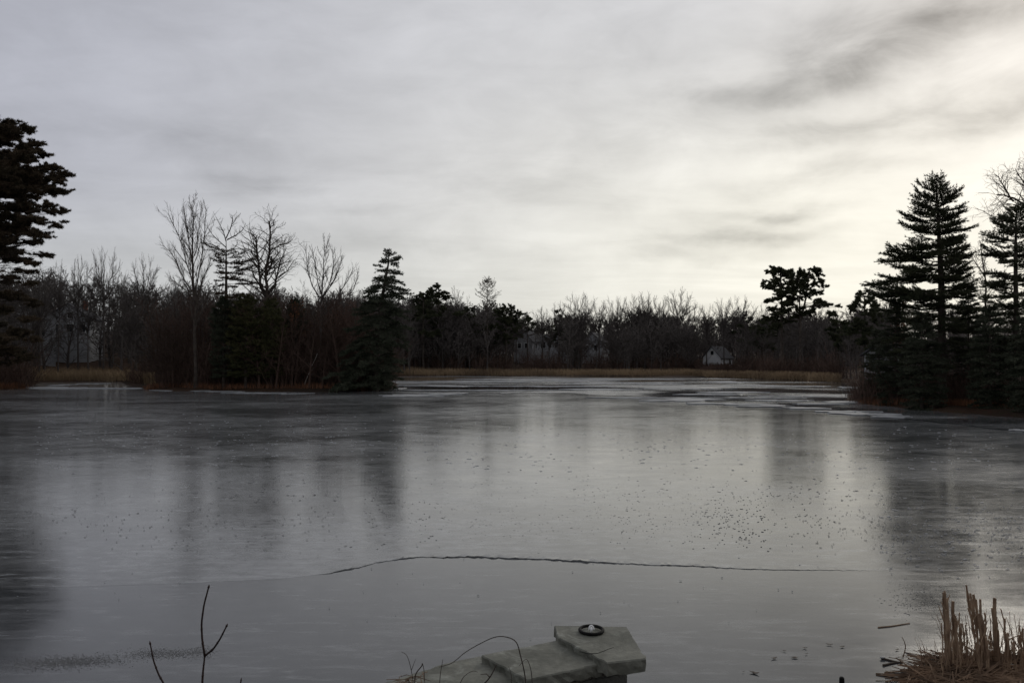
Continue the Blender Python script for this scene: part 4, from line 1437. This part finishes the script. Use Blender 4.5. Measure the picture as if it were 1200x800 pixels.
# undergrowth: dense shoots
def shoots(mb, n, place, hr, rng, per=14, r=.02):
    P, R = [], []
    for k in range(n):
        x, y = place(rng)
        if float(sdist(np.array([x]), np.array([y]))[0]) < .5:
            continue
        z = hz(x, y)
        h = rng.uniform(*hr)
        ppx = 600 + x / y * 1000
        if 815 < ppx < 868:
            h = min(h, 1.3)
        c = np.array([x, y, z - .05])
        m_ = per
        d = rng.normal(0, .35, (m_, 3))
        d[:, 2] = 1
        hh = h * rng.uniform(.4, 1.1, m_)
        b = c + np.stack([rng.normal(0, .35, m_), rng.normal(0, .35, m_), np.zeros(m_)], 1)
        p1 = b + d * hh[:, None] * .5
        p2 = p1 + (d + rng.normal(0, .3, (m_, 3))) * hh[:, None] * .5
        P.append(np.stack([b, p1, p2], 1))
        rr = np.repeat(np.array([[r, r * .8, r * .4]]), m_, 0)
        R.append(rr)
        # side twigs
        for q in range(2):
            st = b + (p2 - b) * rng.uniform(.3, .9, (m_, 1))
            e = st + rng.normal(0, 1, (m_, 3)) * hh[:, None] * .16 + UP * hh[:, None] * .12
            P.append(np.stack([st, (st + e) / 2, e], 1))
            R.append(rr * .6)
    ribbons(mb, np.concatenate(P), np.concatenate(R), rng)


def along(pts, spread):
    pts = np.array(pts, float)

    def f(rng):
        t = rng.uniform(0, len(pts) - 1 - 1e-6)
        i = int(t)
        px, Yd = pts[i] + (pts[i + 1] - pts[i]) * (t - i)
        Yd = Yd + rng.uniform(0, spread)
        return (px - 600) / 1000 * Yd, Yd
    return f


mb = MB()
rg = np.random.default_rng(61)
shoots(mb, 330, along([(186, 85), (300, 84.5), (420, 84.5), (452, 84)], 9), (2, 5.5), rg, 18, .022)
shoots(mb, 120, along([(-60, 86), (60, 87)], 10), (2, 5), rg, 16, .022)
shoots(mb, 160, along([(-60, 99), (190, 99)], 14), (1.5, 4), rg, 16, .022)
tag(obj("left_undergrowth", mb, M["brush"]), "tangled reddish brown brush along the left bank", "undergrowth", kind="stuff")
mb = MB()
shoots(mb, 420, along([(466, 170), (600, 172), (800, 172), (860, 166)], 22), (2, 4.5), rg, 14, .04)
shoots(mb, 200, along([(820, 167), (900, 150), (985, 122)], 12), (1.5, 4), rg, 14, .035)
tag(obj("far_undergrowth", mb, M["brush"]), "dark brush band standing behind the far marsh grass", "undergrowth", kind="stuff")
mb = MB()
shoots(mb, 260, along([(1000, 56), (1060, 55), (1130, 52), (1240, 48)], 9), (1, 3), rg, 16, .014)
tag(obj("right_undergrowth", mb, M["brush"]), "dark tangled brush at the feet of the right-bank pines", "undergrowth", kind="stuff")


def grass(name, lab, n, place, hr, r, seed, mat="reed_far", smin=.2):
    rng = np.random.default_rng(seed)
    XY = np.array([place(rng) for _ in range(n)])
    s = sdist(XY[:, 0], XY[:, 1])
    XY = XY[s > smin]
    z = height(XY[:, 0], XY[:, 1])
    b = np.stack([XY[:, 0], XY[:, 1], z - .05], 1)
    h = rng.uniform(*hr, len(b))[:, None]
    p1 = b + np.stack([rng.normal(0, .12, len(b)), rng.normal(0, .12, len(b)), np.ones(len(b))], 1) * h * .6
    p2 = p1 + np.stack([rng.normal(0, .3, len(b)), rng.normal(0, .3, len(b)), np.ones(len(b)) * .8], 1) * h * .4
    mb = MB()
    ribbons(mb, np.stack([b, p1, p2], 1), np.repeat(np.array([[r, r * .9, r * .3]]), len(b), 0), rng)
    tag(obj(name, mb, M[mat]), lab, "grass", kind="stuff")


def far_strip(rng):
    px = rng.uniform(463, 985)
    yb = np.interp(px, [463, 520, 600, 760, 800, 830, 880, 940, 985], [162, 163, 158.5, 160, 160, 148, 138, 127, 112])
    Yd = yb + rng.uniform(-3, 7) * (1 if px < 800 else .5)
    return (px - 600) / 1000 * Yd, Yd


grass("far_marsh_grass", "tan band of dry marsh grass along the far shoreline", 15000, far_strip, (.7, 1.35), .03, 1)
grass("left_marsh_grass", "yellowish patch of dry marsh grass behind the left shoreline", 12000, along([(28, 112), (50, 116), (110, 119), (150, 119), (170, 100), (188, 96)], 9), (.9, 1.6), .026, 2)
grass("bank_grass", "low rusty grass fringe at the left bank's waterline", 5000, along([(-20, 86), (30, 88), (165, 87), (250, 84), (440, 81.8)], 2.2), (.2, .7), .015, 3, "oak_leaf")
grass("right_bank_grass", "low dark rusty grass fringe along the right bank's waterline", 5000, along([(1000, 57), (1080, 53.5), (1150, 50), (1240, 46)], 2.5), (.15, .55), .01, 4, "oak_leaf")


# ------------------------------------------------------------------ houses
def house(name, lab, px, gy, Yd, W, D, Hw, Hr, rz, wall="white_wall", wins=(), chimney=None, door=None, gable_win=True):
    """gable end faces -Y (toward the pond) before rotation; ridge along local Y... windows given on the front and the right side"""
    x = (px - 600) / 1000 * Yd
    z = pt(px, gy, Yd)[2]
    t = thing(name, lab, "house", (x, Yd, z), rz)
    mb = MB()
    w, d = W / 2, D / 2
    v = [(-w, -d, -7), (w, -d, -7), (w, d, -7), (-w, d, -7), (-w, -d, Hw), (w, -d, Hw), (w, d, Hw), (-w, d, Hw), (0, -d, Hw + Hr), (0, d, Hw + Hr)]
    mb.add(v, [(0, 1, 5, 4), (1, 2, 6, 5), (2, 3, 7, 6), (3, 0, 4, 7)])
    mb.f.append(np.array([(4, 5, 8), (6, 7, 9)]))
    obj("wall", mb, M[wall], t)
    mb = MB()
    oh = .35
    sl = Hr / w
    for s in (-1, 1):
        a = [(0, -d - oh, Hw + Hr + .05), (s * (w + oh), -d - oh, Hw - oh * sl + .05), (s * (w + oh), d + oh, Hw - oh * sl + .05), (0, d + oh, Hw + Hr + .05)]
        b = [(q[0], q[1], q[2] + .16) for q in a]
        mb.add(a + b, [(0, 1, 2, 3), (7, 6, 5, 4), (0, 4, 5, 1), (1, 5, 6, 2), (2, 6, 7, 3)])
    rf = obj("roof", mb, M["roof"], t)
    if chimney:
        mb = MB()
        cx, cy = chimney
        box(mb, cx - .35, cx + .35, cy - .35, cy + .35, Hw + Hr * (1 - abs(cx) / w) - .3, Hw + Hr + .9)
        obj("chimney", mb, M["brick"], rf)
    for face, u, zz, ww, hh in wins:
        f, g = MB(), MB()
        if face == "front":
            box(f, u - ww / 2 - .1, u + ww / 2 + .1, -d - .06, -d + .02, zz - hh / 2 - .1, zz + hh / 2 + .1)
            box(g, u - ww / 2, u + ww / 2, -d - .075, -d - .05, zz - hh / 2, zz + hh / 2)
        else:
            s = 1 if face == "right" else -1
            a, b = sorted((s * (w - .02), s * (w + .06)))
            box(f, a, b, u - ww / 2 - .1, u + ww / 2 + .1, zz - hh / 2 - .1, zz + hh / 2 + .1)
            a, b = sorted((s * (w + .05), s * (w + .075)))
            box(g, a, b, u - ww / 2, u + ww / 2, zz - hh / 2, zz + hh / 2)
        fo = obj("window", f, M["trim"], t)
        obj("pane", g, M["glass"], fo)
    if door:
        mb = MB()
        u, ww, hh = door
        box(mb, u - ww / 2, u + ww / 2, -d - .06, -d + .02, 0, hh)
        obj("door", mb, M["glass"], t)
    return t


# white house right of centre: gable to the left, long side to the right
house("white_house", "small white house with one steep gable glimpsed through the far wood", 841, 429, 205, 4.6, 6.1, 2.1, 2.5, math.radians(-40), wins=[
    ("front", .1, 3.2, .75, .95), ("right", -1.5, 1.05, .8, 1.3), ("right", 1.7, 1.05, 1.0, 1.2)])
house("twin_gabled_house", "pale grey house with a sharp gable half hidden by far trees", 621, 414, 228, 5.2, 9, 3.2, 3.0, math.radians(-25), "grey_wall", wins=[("front", -1, 2, .9, 1.3), ("front", 1, 2, .9, 1.3), ("right", -2, 2, .9, 1.3), ("right", 1.5, 2, .9, 1.3)])
house("long_house", "low long pale building right of the sharp-gabled far house", 648, 411, 232, 5, 7.5, 2.9, 1.2, math.radians(-88), "grey_wall", wins=[("right", -2.6, 1.6, .8, 1.6), ("right", -1, 1.6, .8, 1.6), ("right", .7, 1.6, .8, 1.6), ("right", 2.4, 1.6, .8, 1.6)])
house("grey_house", "dim grey house behind the far fan-shaped bare tree", 697, 416, 230, 6, 8, 3.5, 2.4, math.radians(-20), "grey_wall", wins=[("front", -1.5, 2, .9, 1.3), ("front", 1.3, 2, .9, 1.3), ("right", -1, 2, 1, 1.3)])
house("grey_house", "two-storey grey gabled house on the slope behind the left thicket", 88, 396, 150, 7, 9, 3.3, 2.4, math.radians(12), "grey_wall", wins=[("front", .4, 3.8, .8, 1.0), ("front", -2, 1.6, 1, 1.4), ("front", .4, 1.6, 1, 1.4), ("front", 2.3, 1.6, 1, 1.4)], chimney=(1.2, 1.5))
house("grey_house", "dim house low behind the huge left pine's trunk", 36, 396, 140, 7, 8, 3.4, 2.0, math.radians(30), "grey_wall", wins=[("front", -1.6, 3, 1, 1.2), ("front", 1.4, 3, 1, 1.2), ("front", 1.4, 1, 1, 1.2), ("front", -1.6, 1, 1, 1.2)])
house("white_house", "pale low house showing faintly under the right bank's pines", 1048, 430, 92, 3.4, 5, 1.3, .8, math.radians(-70), "grey_wall", wins=[("right", -.8, .6, .6, .7), ("right", .9, .6, .6, .7)])


def car(lab, px, py, Yd, rz):
    x = (px - 600) / 1000 * Yd
    z = pt(px, py, Yd)[2]
    z = max(z, hz(x, Yd))
    t = thing("parked_car", lab, "car", (x, Yd, z), rz)
    prof = [(-2.1, .35), (-2.15, .8), (-1.9, .95), (-1.35, 1.0), (-.8, 1.42), (.7, 1.45), (1.35, 1.0), (2.0, .85), (2.12, .4)]
    mb = MB()
    n = len(prof)
    v = [(a, -.85, b) for a, b in prof] + [(a, .85, b) for a, b in prof]
    mb.add(v, np.array([(i, (i + 1) % n, n + (i + 1) % n, n + i) for i in range(n)]))
    mb.f.append(np.array([list(range(n))[::-1], list(range(n, 2 * n))]))
    obj("body", mb, M["car_paint"], t)
    mb = MB()
    wp = [(-1.2, 1.02), (-.75, 1.36), (.65, 1.38), (1.15, 1.02)]
    for s in (-.86, .86):
        mb.add([(a, s, b) for a, b in wp], [(0, 1, 2, 3)])
    obj("window", mb, M["glass"], t)
    for wx in (-1.3, 1.3):
        for wy in (-.8, .8):
            mb = MB()
            tube(mb, np.array([(wx, wy - .1, .33), (wx, wy + .1, .33)]), .33, 12)
            obj("wheel", mb, M["tyre"], t)


car("pale car glimpsed left of the tallest bare tree's trunk", 210, 408, 122, .3)
car("pale car glimpsed right of the tallest bare tree's trunk", 243, 409, 122, .1)
car("pale car glimpsed left of the sharp-gabled far house", 586, 417, 215, .2)


# ------------------------------------------------------------------ foreground wall
CT = 1.40


def slab(name, poly_px, ztop, th, parent, seed, chip=.005):
    rng = np.random.default_rng(seed)
    P = []
    q = [on_z(a, b, ztop) for a, b in poly_px]
    for i in range(len(q)):
        a, b = q[i], q[(i + 1) % len(q)]
        L = np.linalg.norm(b - a)
        n = max(2, int(L / .035))
        for k in range(n):
            p = a + (b - a) * k / n
            if k:
                e = norm(np.array([(b - a)[1], -(b - a)[0], 0]))
                p = p + e * rng.normal(0, chip * .6)
            P.append(p)
    P = np.array(P)
    c = P.mean(0)
    n = len(P)
    ins = P + (c - P) / np.linalg.norm(c - P, axis=1)[:, None] * .006
    top = ins.copy()
    top[:, 2] = ztop
    sh = P.copy()
    sh[:, 2] = ztop - .007
    bo = P + rng.normal(0, chip, P.shape) * [1, 1, 0]
    bo[:, 2] = ztop - th + rng.normal(0, .003, n)
    mid = P + rng.normal(0, chip, P.shape) * [1, 1, 0]
    mid[:, 2] = ztop - th * .5
    base = np.array([c[0], c[1], ztop - th])
    V = np.vstack([top, sh, mid, bo]) - base
    mb = MB()
    mb.add(V, np.concatenate([[(r * n + (i + 1) % n, r * n + i, (r + 1) * n + i, (r + 1) * n + (i + 1) % n) for i in range(n)] for r in range(3)]))
    mb.f.append(np.array([list(range(n))]))
    mb.f.append(np.array([[3 * n + i for i in range(n)][::-1]]))
    return obj(name, mb, M["stone"], parent, loc=None if parent is None else base - np.array(parent.location))


wall_base = np.array([.15, 4.7, hz(.15, 4.7)])
wall = thing("stone_wall", "low stone wall with bluestone coping ending at the pond's near edge", "wall", wall_base)
s1 = slab("coping_slab", [(649.5, 732.3), (734.5, 733.7), (757, 770.7), (711.5, 776), (654, 746)], CT, .07, wall, 1)
s1["label"] = "raised five-sided end slab carrying the iron ring"
s2 = slab("coping_slab", [(564, 767), (654, 749.5), (706, 776.5), (618, 796)], CT - .035, .065, wall, 2)
s2["label"] = "middle slab with a whitish scuff"
s3 = slab("coping_slab", [(440, 803), (520, 777), (562, 768), (618, 800), (600, 850), (470, 850)], CT - .075, .065, wall, 3)
s3["label"] = "lowest slab strewn with twigs"
# cracked and scuffed surface marks are real stone: hairline crack filled with dirt on the end slab
mb = MB()
cr_px = [(679, 763), (690, 765.5), (700, 765), (707, 762.5), (713, 760), (719, 758)]
Pc = np.array([on_z(a, b, CT + .0006) for a, b in cr_px]) - wall_base
tube(mb, Pc, [.0015, .0025, .002, .0025, .0018, .001], 4)
obj("crack", mb, M["iron"], wall)
# mortar joint between end slab and middle slab
mb = MB()
Pm = np.array([on_z(a, b, CT - .036) for a, b in [(655, 750), (675, 760), (695, 771), (707, 777.5)]]) - wall_base
tube(mb, Pm, [.014, .018, .018, .016], 6)
obj("mortar_joint", mb, M["mortar"], wall)
# rubble courses under the coping
rg = np.random.default_rng(33)
mb = MB()
A = on_z(752, 773, CT)[:2]
outline = [on_z(a, b, CT - .1)[:2] for a, b in [(742, 779), (711, 784), (640, 800), (600, 846), (475, 846), (452, 808), (522, 784), (566, 772), (655, 752), (733, 738)]]
out2 = np.array(outline)
cen = out2.mean(0)
nrow = 12
zr = np.linspace(CT - .145, -.35, nrow)
for r in range(nrow - 1):
    zt, zb = zr[r] - .005, zr[r + 1] + .006
    nn = len(out2)
    for i in range(nn):
        a, b = out2[i], out2[(i + 1) % nn]
        L = np.linalg.norm(b - a)
        m_ = max(1, int(round(L / rg.uniform(.14, .24))))
        for k in range(m_):
            p0 = a + (b - a) * (k + .02) / m_
            p1 = a + (b - a) * (k + .98) / m_
            inn = norm(np.append((cen - (p0 + p1) / 2), 0))[:2]
            j = rg.uniform(-.015, .02)
            q0, q1 = p0 + inn * (.04 - j), p1 + inn * (.04 - j)
            r0, r1 = p0 + inn * .22, p1 + inn * .22
            t_ = [(*p, zt + rg.normal(0, .004)) for p in (q0, q1, r1, r0)]
            b_ = [(*p, zb + rg.normal(0, .004)) for p in (q0, q1, r1, r0)]
            mb.add(np.array(b_ + t_) - wall_base, [(0, 1, 2, 3), (7, 6, 5, 4), (0, 4, 5, 1), (1, 5, 6, 2), (2, 6, 7, 3), (3, 7, 4, 0)])
obj("stone_courses", mb, M["rubble"], wall)
mb = MB()
cp = cen + (out2 - cen) * .8
nn = len(cp)
mb.add(np.vstack([np.column_stack([cp, np.full(nn, -.4)]), np.column_stack([cp, np.full(nn, CT - .142)])]) - wall_base, np.array([(i, (i + 1) % nn, nn + (i + 1) % nn, nn + i) for i in range(nn)]))
mb.f.append(np.array([[nn + i for i in range(nn)]]))
obj("wall_core", mb, M["mortar"], wall)

# iron mooring ring lying on the end slab
rc_ = on_z(693, 738.5, CT + .008)
ring = thing("mooring_ring", "black iron mooring ring lying flat on the raised end slab", "ring", rc_)
mb = MB()
a = np.linspace(0, 2 * PI, 41)
R_ = .068
P = np.stack([np.cos(a) * R_, np.sin(a) * R_, .004 + .004 * np.sin(a)], 1)
tube(mb, P, .0095, 8, cap=False)
obj("ring", mb, M["iron"], ring, smooth=True)
mb = MB()
tube(mb, np.array([(0, 0, -.01), (0, 0, .014), (.002, 0, .022)]), [.009, .009, .005], 8)
a = np.linspace(0, PI, 12)
tube(mb, np.stack([.0 + np.cos(a) * .014, np.full(12, 0) , .006 + np.sin(a) * .024], 1), .005, 6)
mm = bpy.data.materials.new("bolt_glint_white")
mm.use_nodes = True
pb = mm.node_tree.nodes["Principled BSDF"]
pb.inputs["Base Color"].default_value = (.9, .9, .89, 1)  # near-white base colour paints in the bolt's bright specular glint
pb.inputs["Metallic"].default_value = 0
pb.inputs["Roughness"].default_value = .35
obj("eye_bolt", mb, mm, ring, smooth=True)
# briars and dry stems over the coping
def stem(name, lab, pts, Yd, r, mat="briar", cat="stem", group=None, dY=None, mb=None, parts=None):
    P = np.array([pt(a, b, Yd + (dY[i] if dY else 0)) for i, (a, b) in enumerate(pts)])
    # smooth
    n = len(P) * 4
    s = np.linspace(0, len(P) - 1, n)
    Q = []
    for q in s:
        i = min(int(q), len(P) - 2)
        f = q - i
        p0, p1, p2, p3 = P[max(i - 1, 0)], P[i], P[i + 1], P[min(i + 2, len(P) - 1)]
        Q.append(.5 * ((2 * p1) + (-p0 + p2) * f + (2 * p0 - 5 * p1 + 4 * p2 - p3) * f ** 2 + (-p0 + 3 * p1 - 3 * p2 + p3) * f ** 3))
    Q = np.array(Q)
    base = Q[0].copy()
    m_ = MB()
    tube(m_, Q - base, np.linspace(r, r * .45, n), 6)
    for extra in (parts or []):
        E = np.array([pt(a, b, Yd) for a, b in extra]) - base
        tube(m_, E, np.linspace(r * .8, r * .35, len(E)), 5)
    return tag(obj(name, m_, M[mat], loc=base, smooth=True), lab, cat, group)


stem("briar_stem", "arching dark briar looping over the middle coping slab", [(617, 815), (615, 790), (610, 768), (605, 752), (594, 746), (580, 746), (562, 754), (545, 764), (530, 776), (515, 781)], 4.35, .0035)
stem("briar_stem", "shorter bent briar just right of the arching one on the coping", [(624, 815), (623, 790), (620, 777), (616, 772), (608, 780)], 4.3, .0025)
stem("briar_stem", "thick forked briar twig lying across the lowest coping slab's joint", [(566, 802), (574, 793), (579, 784), (582, 778)], 4.2, .004, parts=[[(574, 793), (570, 789), (563, 790)]])
stem("dry_stem", "bent dry stem like an inverted V at the wall's left end", [(486, 806), (487, 790), (494, 780), (495, 777), (497, 786), (498, 806)], 3.9, .003)
stem("dry_stem", "straight thin dry stem left of the lowest slab's middle", [(515, 808), (516, 790), (519, 772)], 4.0, .0022)
stem("dry_stem", "short forked dry stem at the wall's far left end", [(485, 806), (482, 785), (477, 768), (470, 763)], 3.9, .002, parts=[[(482, 785), (487, 772)]])
stem("dry_stem", "curved dry stem low on the lowest slab", [(537, 806), (543, 793), (553, 786), (560, 787)], 4.1, .002)
stem("dry_stem", "upright dry stem beside the slab joint", [(599, 806), (599, 790), (596, 780)], 4.25, .002)
# leaf litter nest at the lower left of the wall
mb = MB()
rg = np.random.default_rng(90)
c = pt(480, 800, 3.9)
for k in range(46):
    a = rg.uniform(0, 6.28)
    p = np.array([rg.normal(0, .03), rg.normal(0, .05), rg.uniform(-.03, .012)])
    d = np.array([math.cos(a), math.sin(a), rg.normal(0, .15)]) * rg.uniform(.02, .06)
    tube(mb, np.array([p - d, p + np.array([0, 0, .008]), p + d]), [.0015, .002, .001], 4)
tag(obj("twig_litter", mb, M["reed_dark"], loc=c), "small nest of dead twigs at the wall's left end", "twig litter")

# saplings at lower left
def sapling(name, lab, lines, Yd, r):
    mb = MB()
    base = None
    for i, ln in enumerate(lines):
        P = np.array([pt(a, b, Yd) for a, b in ln])
        if base is None:
            g = hz(P[0][0], Yd)
            P = np.vstack([[P[0][0] - .01, Yd, g - .02], P])
            base = P[0].copy()
        n = len(P)
        s = np.linspace(0, n - 1, n * 4)
        Q = np.stack([np.interp(s, np.arange(n), P[:, k]) for k in range(3)], 1)
        Q[1:-1] = (Q[:-2] + Q[1:-1] * 2 + Q[2:]) / 4
        k0 = 1 if i == 0 else .8
        rr = np.linspace(r * k0, r * .55, len(Q))
        tube(mb, Q - base, rr, 7)
        # bud at tip and nodes
        e = Q[-1]
        d = norm(Q[-1] - Q[-2])
        tube(mb, np.array([e - d * .004, e, e + d * .008]) - base, [r * .6, r * .95, r * .2], 6)
        for j in range(4, len(Q) - 2, 4):
            tube(mb, np.array([Q[j] - d * .004, Q[j], Q[j] + d * .004]) - base, [rr[j] * .9, rr[j] * 1.35, rr[j] * .9], 6)
    return tag(obj(name, mb, M["twig"], loc=base, smooth=True), lab, "sapling")


sapling("sapling", "forked dark red sapling rising at lower left, the taller of two", [[(237, 800), (238, 785), (240, 768)], [(240, 768), (237, 750), (236, 730), (239, 708), (244.5, 687.5)], [(240, 768), (250, 760), (258, 748), (265.5, 733)]], 2.6, .0042)
sapling("sapling", "single bent dark twig left of the forked sapling", [[(193, 802), (186, 790), (180, 774), (176, 753.5)]], 2.6, .0036)
sapling("sapling", "tiny dark twig tip just showing at the bottom right of the forked sapling", [[(281, 806), (282, 800), (282.5, 796.5)]], 2.6, .003)


# ------------------------------------------------------------------ cattail clump
def stalk(parent, px, top, Yd, wpx, lean=0, seed=0):
    rng = np.random.default_rng(seed)
    b = np.array([(px - lean - 600) / 1000 * Yd, Yd, -.04])
    e = pt(px, top, Yd)
    n = 7
    mb = MB()
    r = wpx / 2000 * Yd
    k = 3 if wpx > 2.6 else 1
    for q in range(k):
        o = np.array([rng.normal(0, r * .45), rng.normal(0, r * .45), 0]) if q else np.zeros(3)
        s = np.linspace(0, 1, n)[:, None]
        ee = e - (e - b) * (rng.uniform(0, .25) if q else 0)
        P = b + o + (ee - b) * s + rng.normal(0, .006, (n, 3)) * (s > 0)
        tube(mb, P - np.array(parent.location), np.linspace(r * (1 if k == 1 else .62), r * rng.uniform(.35, .7), n), 6)
    # frayed sheath
    for q in range(2):
        s0 = rng.uniform(.3, .8)
        p = b + (e - b) * s0
        d = np.array([rng.normal(0, .05), rng.normal(0, .05), rng.uniform(.08, .2)])
        tube(mb, np.array([p, p + d * .6, p + d]) - np.array(parent.location), [r * .4, r * .3, r * .1], 4)
    return obj("stalk", mb, M["reed"], parent)


clump_c = on_z(1140, 800, 0)
clump = thing("cattail_clump", "clump of broken brown cattail stalks standing in the near ice at right", "reeds", (clump_c[0], clump_c[1], 0))
stk = [(1107, 692, 8.5, 5, 0), (1110, 700, 8.3, 5, 1), (1105, 694, 8.4, 3.5, -1), (1116, 704, 8.5, 5, 0), (1119, 720, 8.4, 3.5, 1), (1124.5, 717, 8.3, 3.2, 0), (1132.5, 684.5, 8.4, 3, -11), (1138, 693, 8.3, 3.5, -9), (1142, 696, 8.3, 3, -7), (1135, 712, 8.2, 2.2, -12), (1149, 701, 8.2, 4, -1),
       (1151, 720, 8.2, 4, 0), (1154, 718, 8.4, 2.5, 1), (1164, 701, 8.2, 6, -1), (1166, 703, 8.3, 3, 1), (1169, 736, 8.2, 2.5, 1), (1174.5, 712, 8.2, 2.6, -5), (1177, 725, 8.2, 4, -3), (1181, 741, 8.1, 3.6, 1), (1194, 731, 8.2, 4, 0), (1199, 735, 8.1, 3, 0), (1206, 722, 8.2, 4, 1), (1214, 735, 8.1, 4, 0),
       (1128, 730, 8.1, 2.2, -4), (1132, 731, 8.2, 2.2, 2), (1145, 742, 8, 3, 1), (1157, 745, 8, 3, 3), (1160, 738, 8.4, 2, -3), (1185, 752, 8, 3, -4), (1113, 735, 8.1, 2.6, 2), (1122, 745, 8, 2.4, -2), (1079, 757, 8.35, 1.2, 0), (1083, 760, 8.35, 1.2, 1), (1085, 756, 8.35, 1.2, 2)]
rg = np.random.default_rng(123)
for k in range(64):
    px_ = rg.uniform(1100, 1216)
    stk.append((px_ + rg.normal(0, 4), rg.uniform(715, 768), rg.uniform(7.9, 8.6), rg.uniform(.9, 2.0), rg.normal(0, 8)))
for i, s in enumerate(stk):
    stalk(clump, *s, seed=i)
# litter of fallen reed blades round the feet
mb = MB()
rg = np.random.default_rng(17)
for k in range(760):
    px = 1060 + abs(rg.normal(0, 1)) * 70 if rg.uniform() < .4 else rg.uniform(1085, 1215)
    lim = np.interp(px, [1055, 1085, 1100, 1150, 1215], [793, 772, 768, 766, 764])
    py = rg.uniform(lim, 812)
    zc = rg.uniform(0.0, .13) * np.interp(px, [1060, 1110, 1150], [.15, .7, 1])
    c = on_z(px, py, zc)
    a = rg.normal(.15, .75) if rg.uniform() < .75 else rg.uniform(0, PI)
    L = rg.uniform(.08, .34)
    d = np.array([math.cos(a), -math.sin(a) * .8, rg.normal(0.05, .22)]) * L
    r = rg.uniform(.003, .009)
    P = np.array([c - d, c + np.array([0, 0, rg.uniform(0, .02)]), c + d])
    P[:, 2] = np.maximum(P[:, 2], .003)
    tube(mb, P - np.array(clump.location), [r * .7, r, r * .4], 4)
lt = obj("reed_litter", mb, M["reed_dark"], clump)
lt["kind"] = "stuff"
lt["label"] = "matted wet brown litter of fallen reed blades"
mb = MB()
# low peaty hummock under the clump
n1, n2 = 40, 14
cx, cy = clump_c[0] + .45, clump_c[1] - .15
for_v = []
for i in range(n2):
    for j in range(n1):
        a = j / n1 * 2 * PI
        r = (i / (n2 - 1))
        rr = r * (1 + .12 * math.sin(3 * a) + .08 * math.sin(7 * a + 1))
        for_v.append((cx + math.cos(a) * rr * 1.0 - clump_c[0], cy + math.sin(a) * rr * .42 - clump_c[1], .1 * (1 - r * r) - .012 + .012 * math.sin(13 * a + 9 * r)))
mb.add(for_v, [(i * n1 + j, i * n1 + (j + 1) % n1, (i + 1) * n1 + (j + 1) % n1, (i + 1) * n1 + j) for i in range(n2 - 1) for j in range(n1)])
obj("root_mound", mb, M["reed_dark"], clump, smooth=True)


# sticks and leaves on the near ice
def stick(name, lab, pts, r, cat, mat="leaf", group=None, z=.006):
    P = np.array([on_z(a, b, z) for a, b in pts])
    base = P[0].copy()
    base[2] = 0
    mb = MB()
    tube(mb, P - base, np.linspace(r, r * .6, len(P)), 6)
    return tag(obj(name, mb, M[mat], loc=base), lab, cat, group)


stick("reed_stick", "brown reed lying on the ice left of the cattail clump", [(1029, 734.5), (1045, 733), (1066, 729.5)], .008, "reed", "reed")
stick("dark_stick", "short dark stick lying nearest the cattails, pointing left", [(1035, 779), (1048, 776), (1058, 775)], .012, "stick")
stick("dark_stick", "pale-tipped dark stick crossing the short one by the cattails", [(1033, 770.5), (1046, 774), (1057, 776)], .012, "stick")
stem("bent_reed", "thin bent reed standing at the left tip of the cattail clump", [(1058, 770), (1061, 759), (1060, 752), (1057, 746)], 8.45, .006, "reed_dark", "reed")
mb = MB()
tipc = on_z(1034.5, 770.6, .012)
box(mb, -.025, .02, -.01, .01, 0, .012)
tag(obj("frost_chip", mb, M["frost"], loc=tipc), "bright white ice chip at the end of the pale-tipped stick", "ice chip")


def leafy_bits(name, lab, px, py, w, rot, cat="leaf", group=None):
    c = on_z(px, py, .004)
    rg2 = np.random.default_rng(int(px * 7 + py))
    L = w / 2000 * c[1]
    n = 9
    s = np.linspace(-1, 1, n)
    P = np.stack([s * L, rg2.normal(0, .1 * L, n), 0 * s], 1)
    mb = MB()
    tube(mb, P, np.maximum(.002, (1 - s ** 2) * L * .4 * rg2.uniform(.7, 1.2, n)), 7)
    mb.v[0][:, 2] = .006 + mb.v[0][:, 2] * .3 + .012 * rg2.uniform(0, 1) * np.repeat(s ** 2, 7)
    o = obj(name, mb, M["leaf"], loc=c)
    o.rotation_euler = (0, 0, rot)
    return tag(o, lab, cat, group)


for px, py, w, rot, lab in [(907, 771, 8, .3, "dark leaf on the ice, left of the near pair"), (931, 770, 9, -.05, "dark flat leaf on the ice, right of the near pair"), (919, 762.5, 5, -.5, "small dark leaf on the ice above the near pair"),
                            (943, 759, 6, -.3, "dark leaf on the ice midway to the cattails"), (945, 766, 4, .1, "tiny dark leaf right of the flat leaf"), (972, 755, 8, -.4, "long dark leaf on the ice, left of the far pair"),
                            (987, 757.5, 7, .1, "dark leaf nearest the cattails, right of the far pair"), (884, 788, 12, -.5, "largest dark leaf low on the near ice"), (871, 787, 3, 0, "tiny dark leaf left of the largest one"),
                            (1051, 761, 6, .6, "crumpled dark leaf left of the bent reed")]:
    leafy_bits("fallen_leaf", lab, px, py, w, rot)
# top of a post in the shallows
mb = MB()
pc = on_z(986.5, 797.5, .05)
tube(mb, np.array([(0, 0, -.4), (0, 0, 0), (0, 0, .03), (0, 0, .04)]), [.024, .024, .022, .012], 12)
tag(obj("post_stub", mb, M["iron"], loc=pc), "dark round stub poking through the ice at the bottom edge", "stub")
# pale shallow-water ice plate at the bottom edge
mb = MB()
rg = np.random.default_rng(6)

# ------------------------------------------------------------------ view
SC.view_settings.view_transform = "Standard"
SC.view_settings.look = "None"
SC.view_settings.gamma = 1
SC.view_settings.exposure = 0
SC.view_settings.use_curve_mapping = False
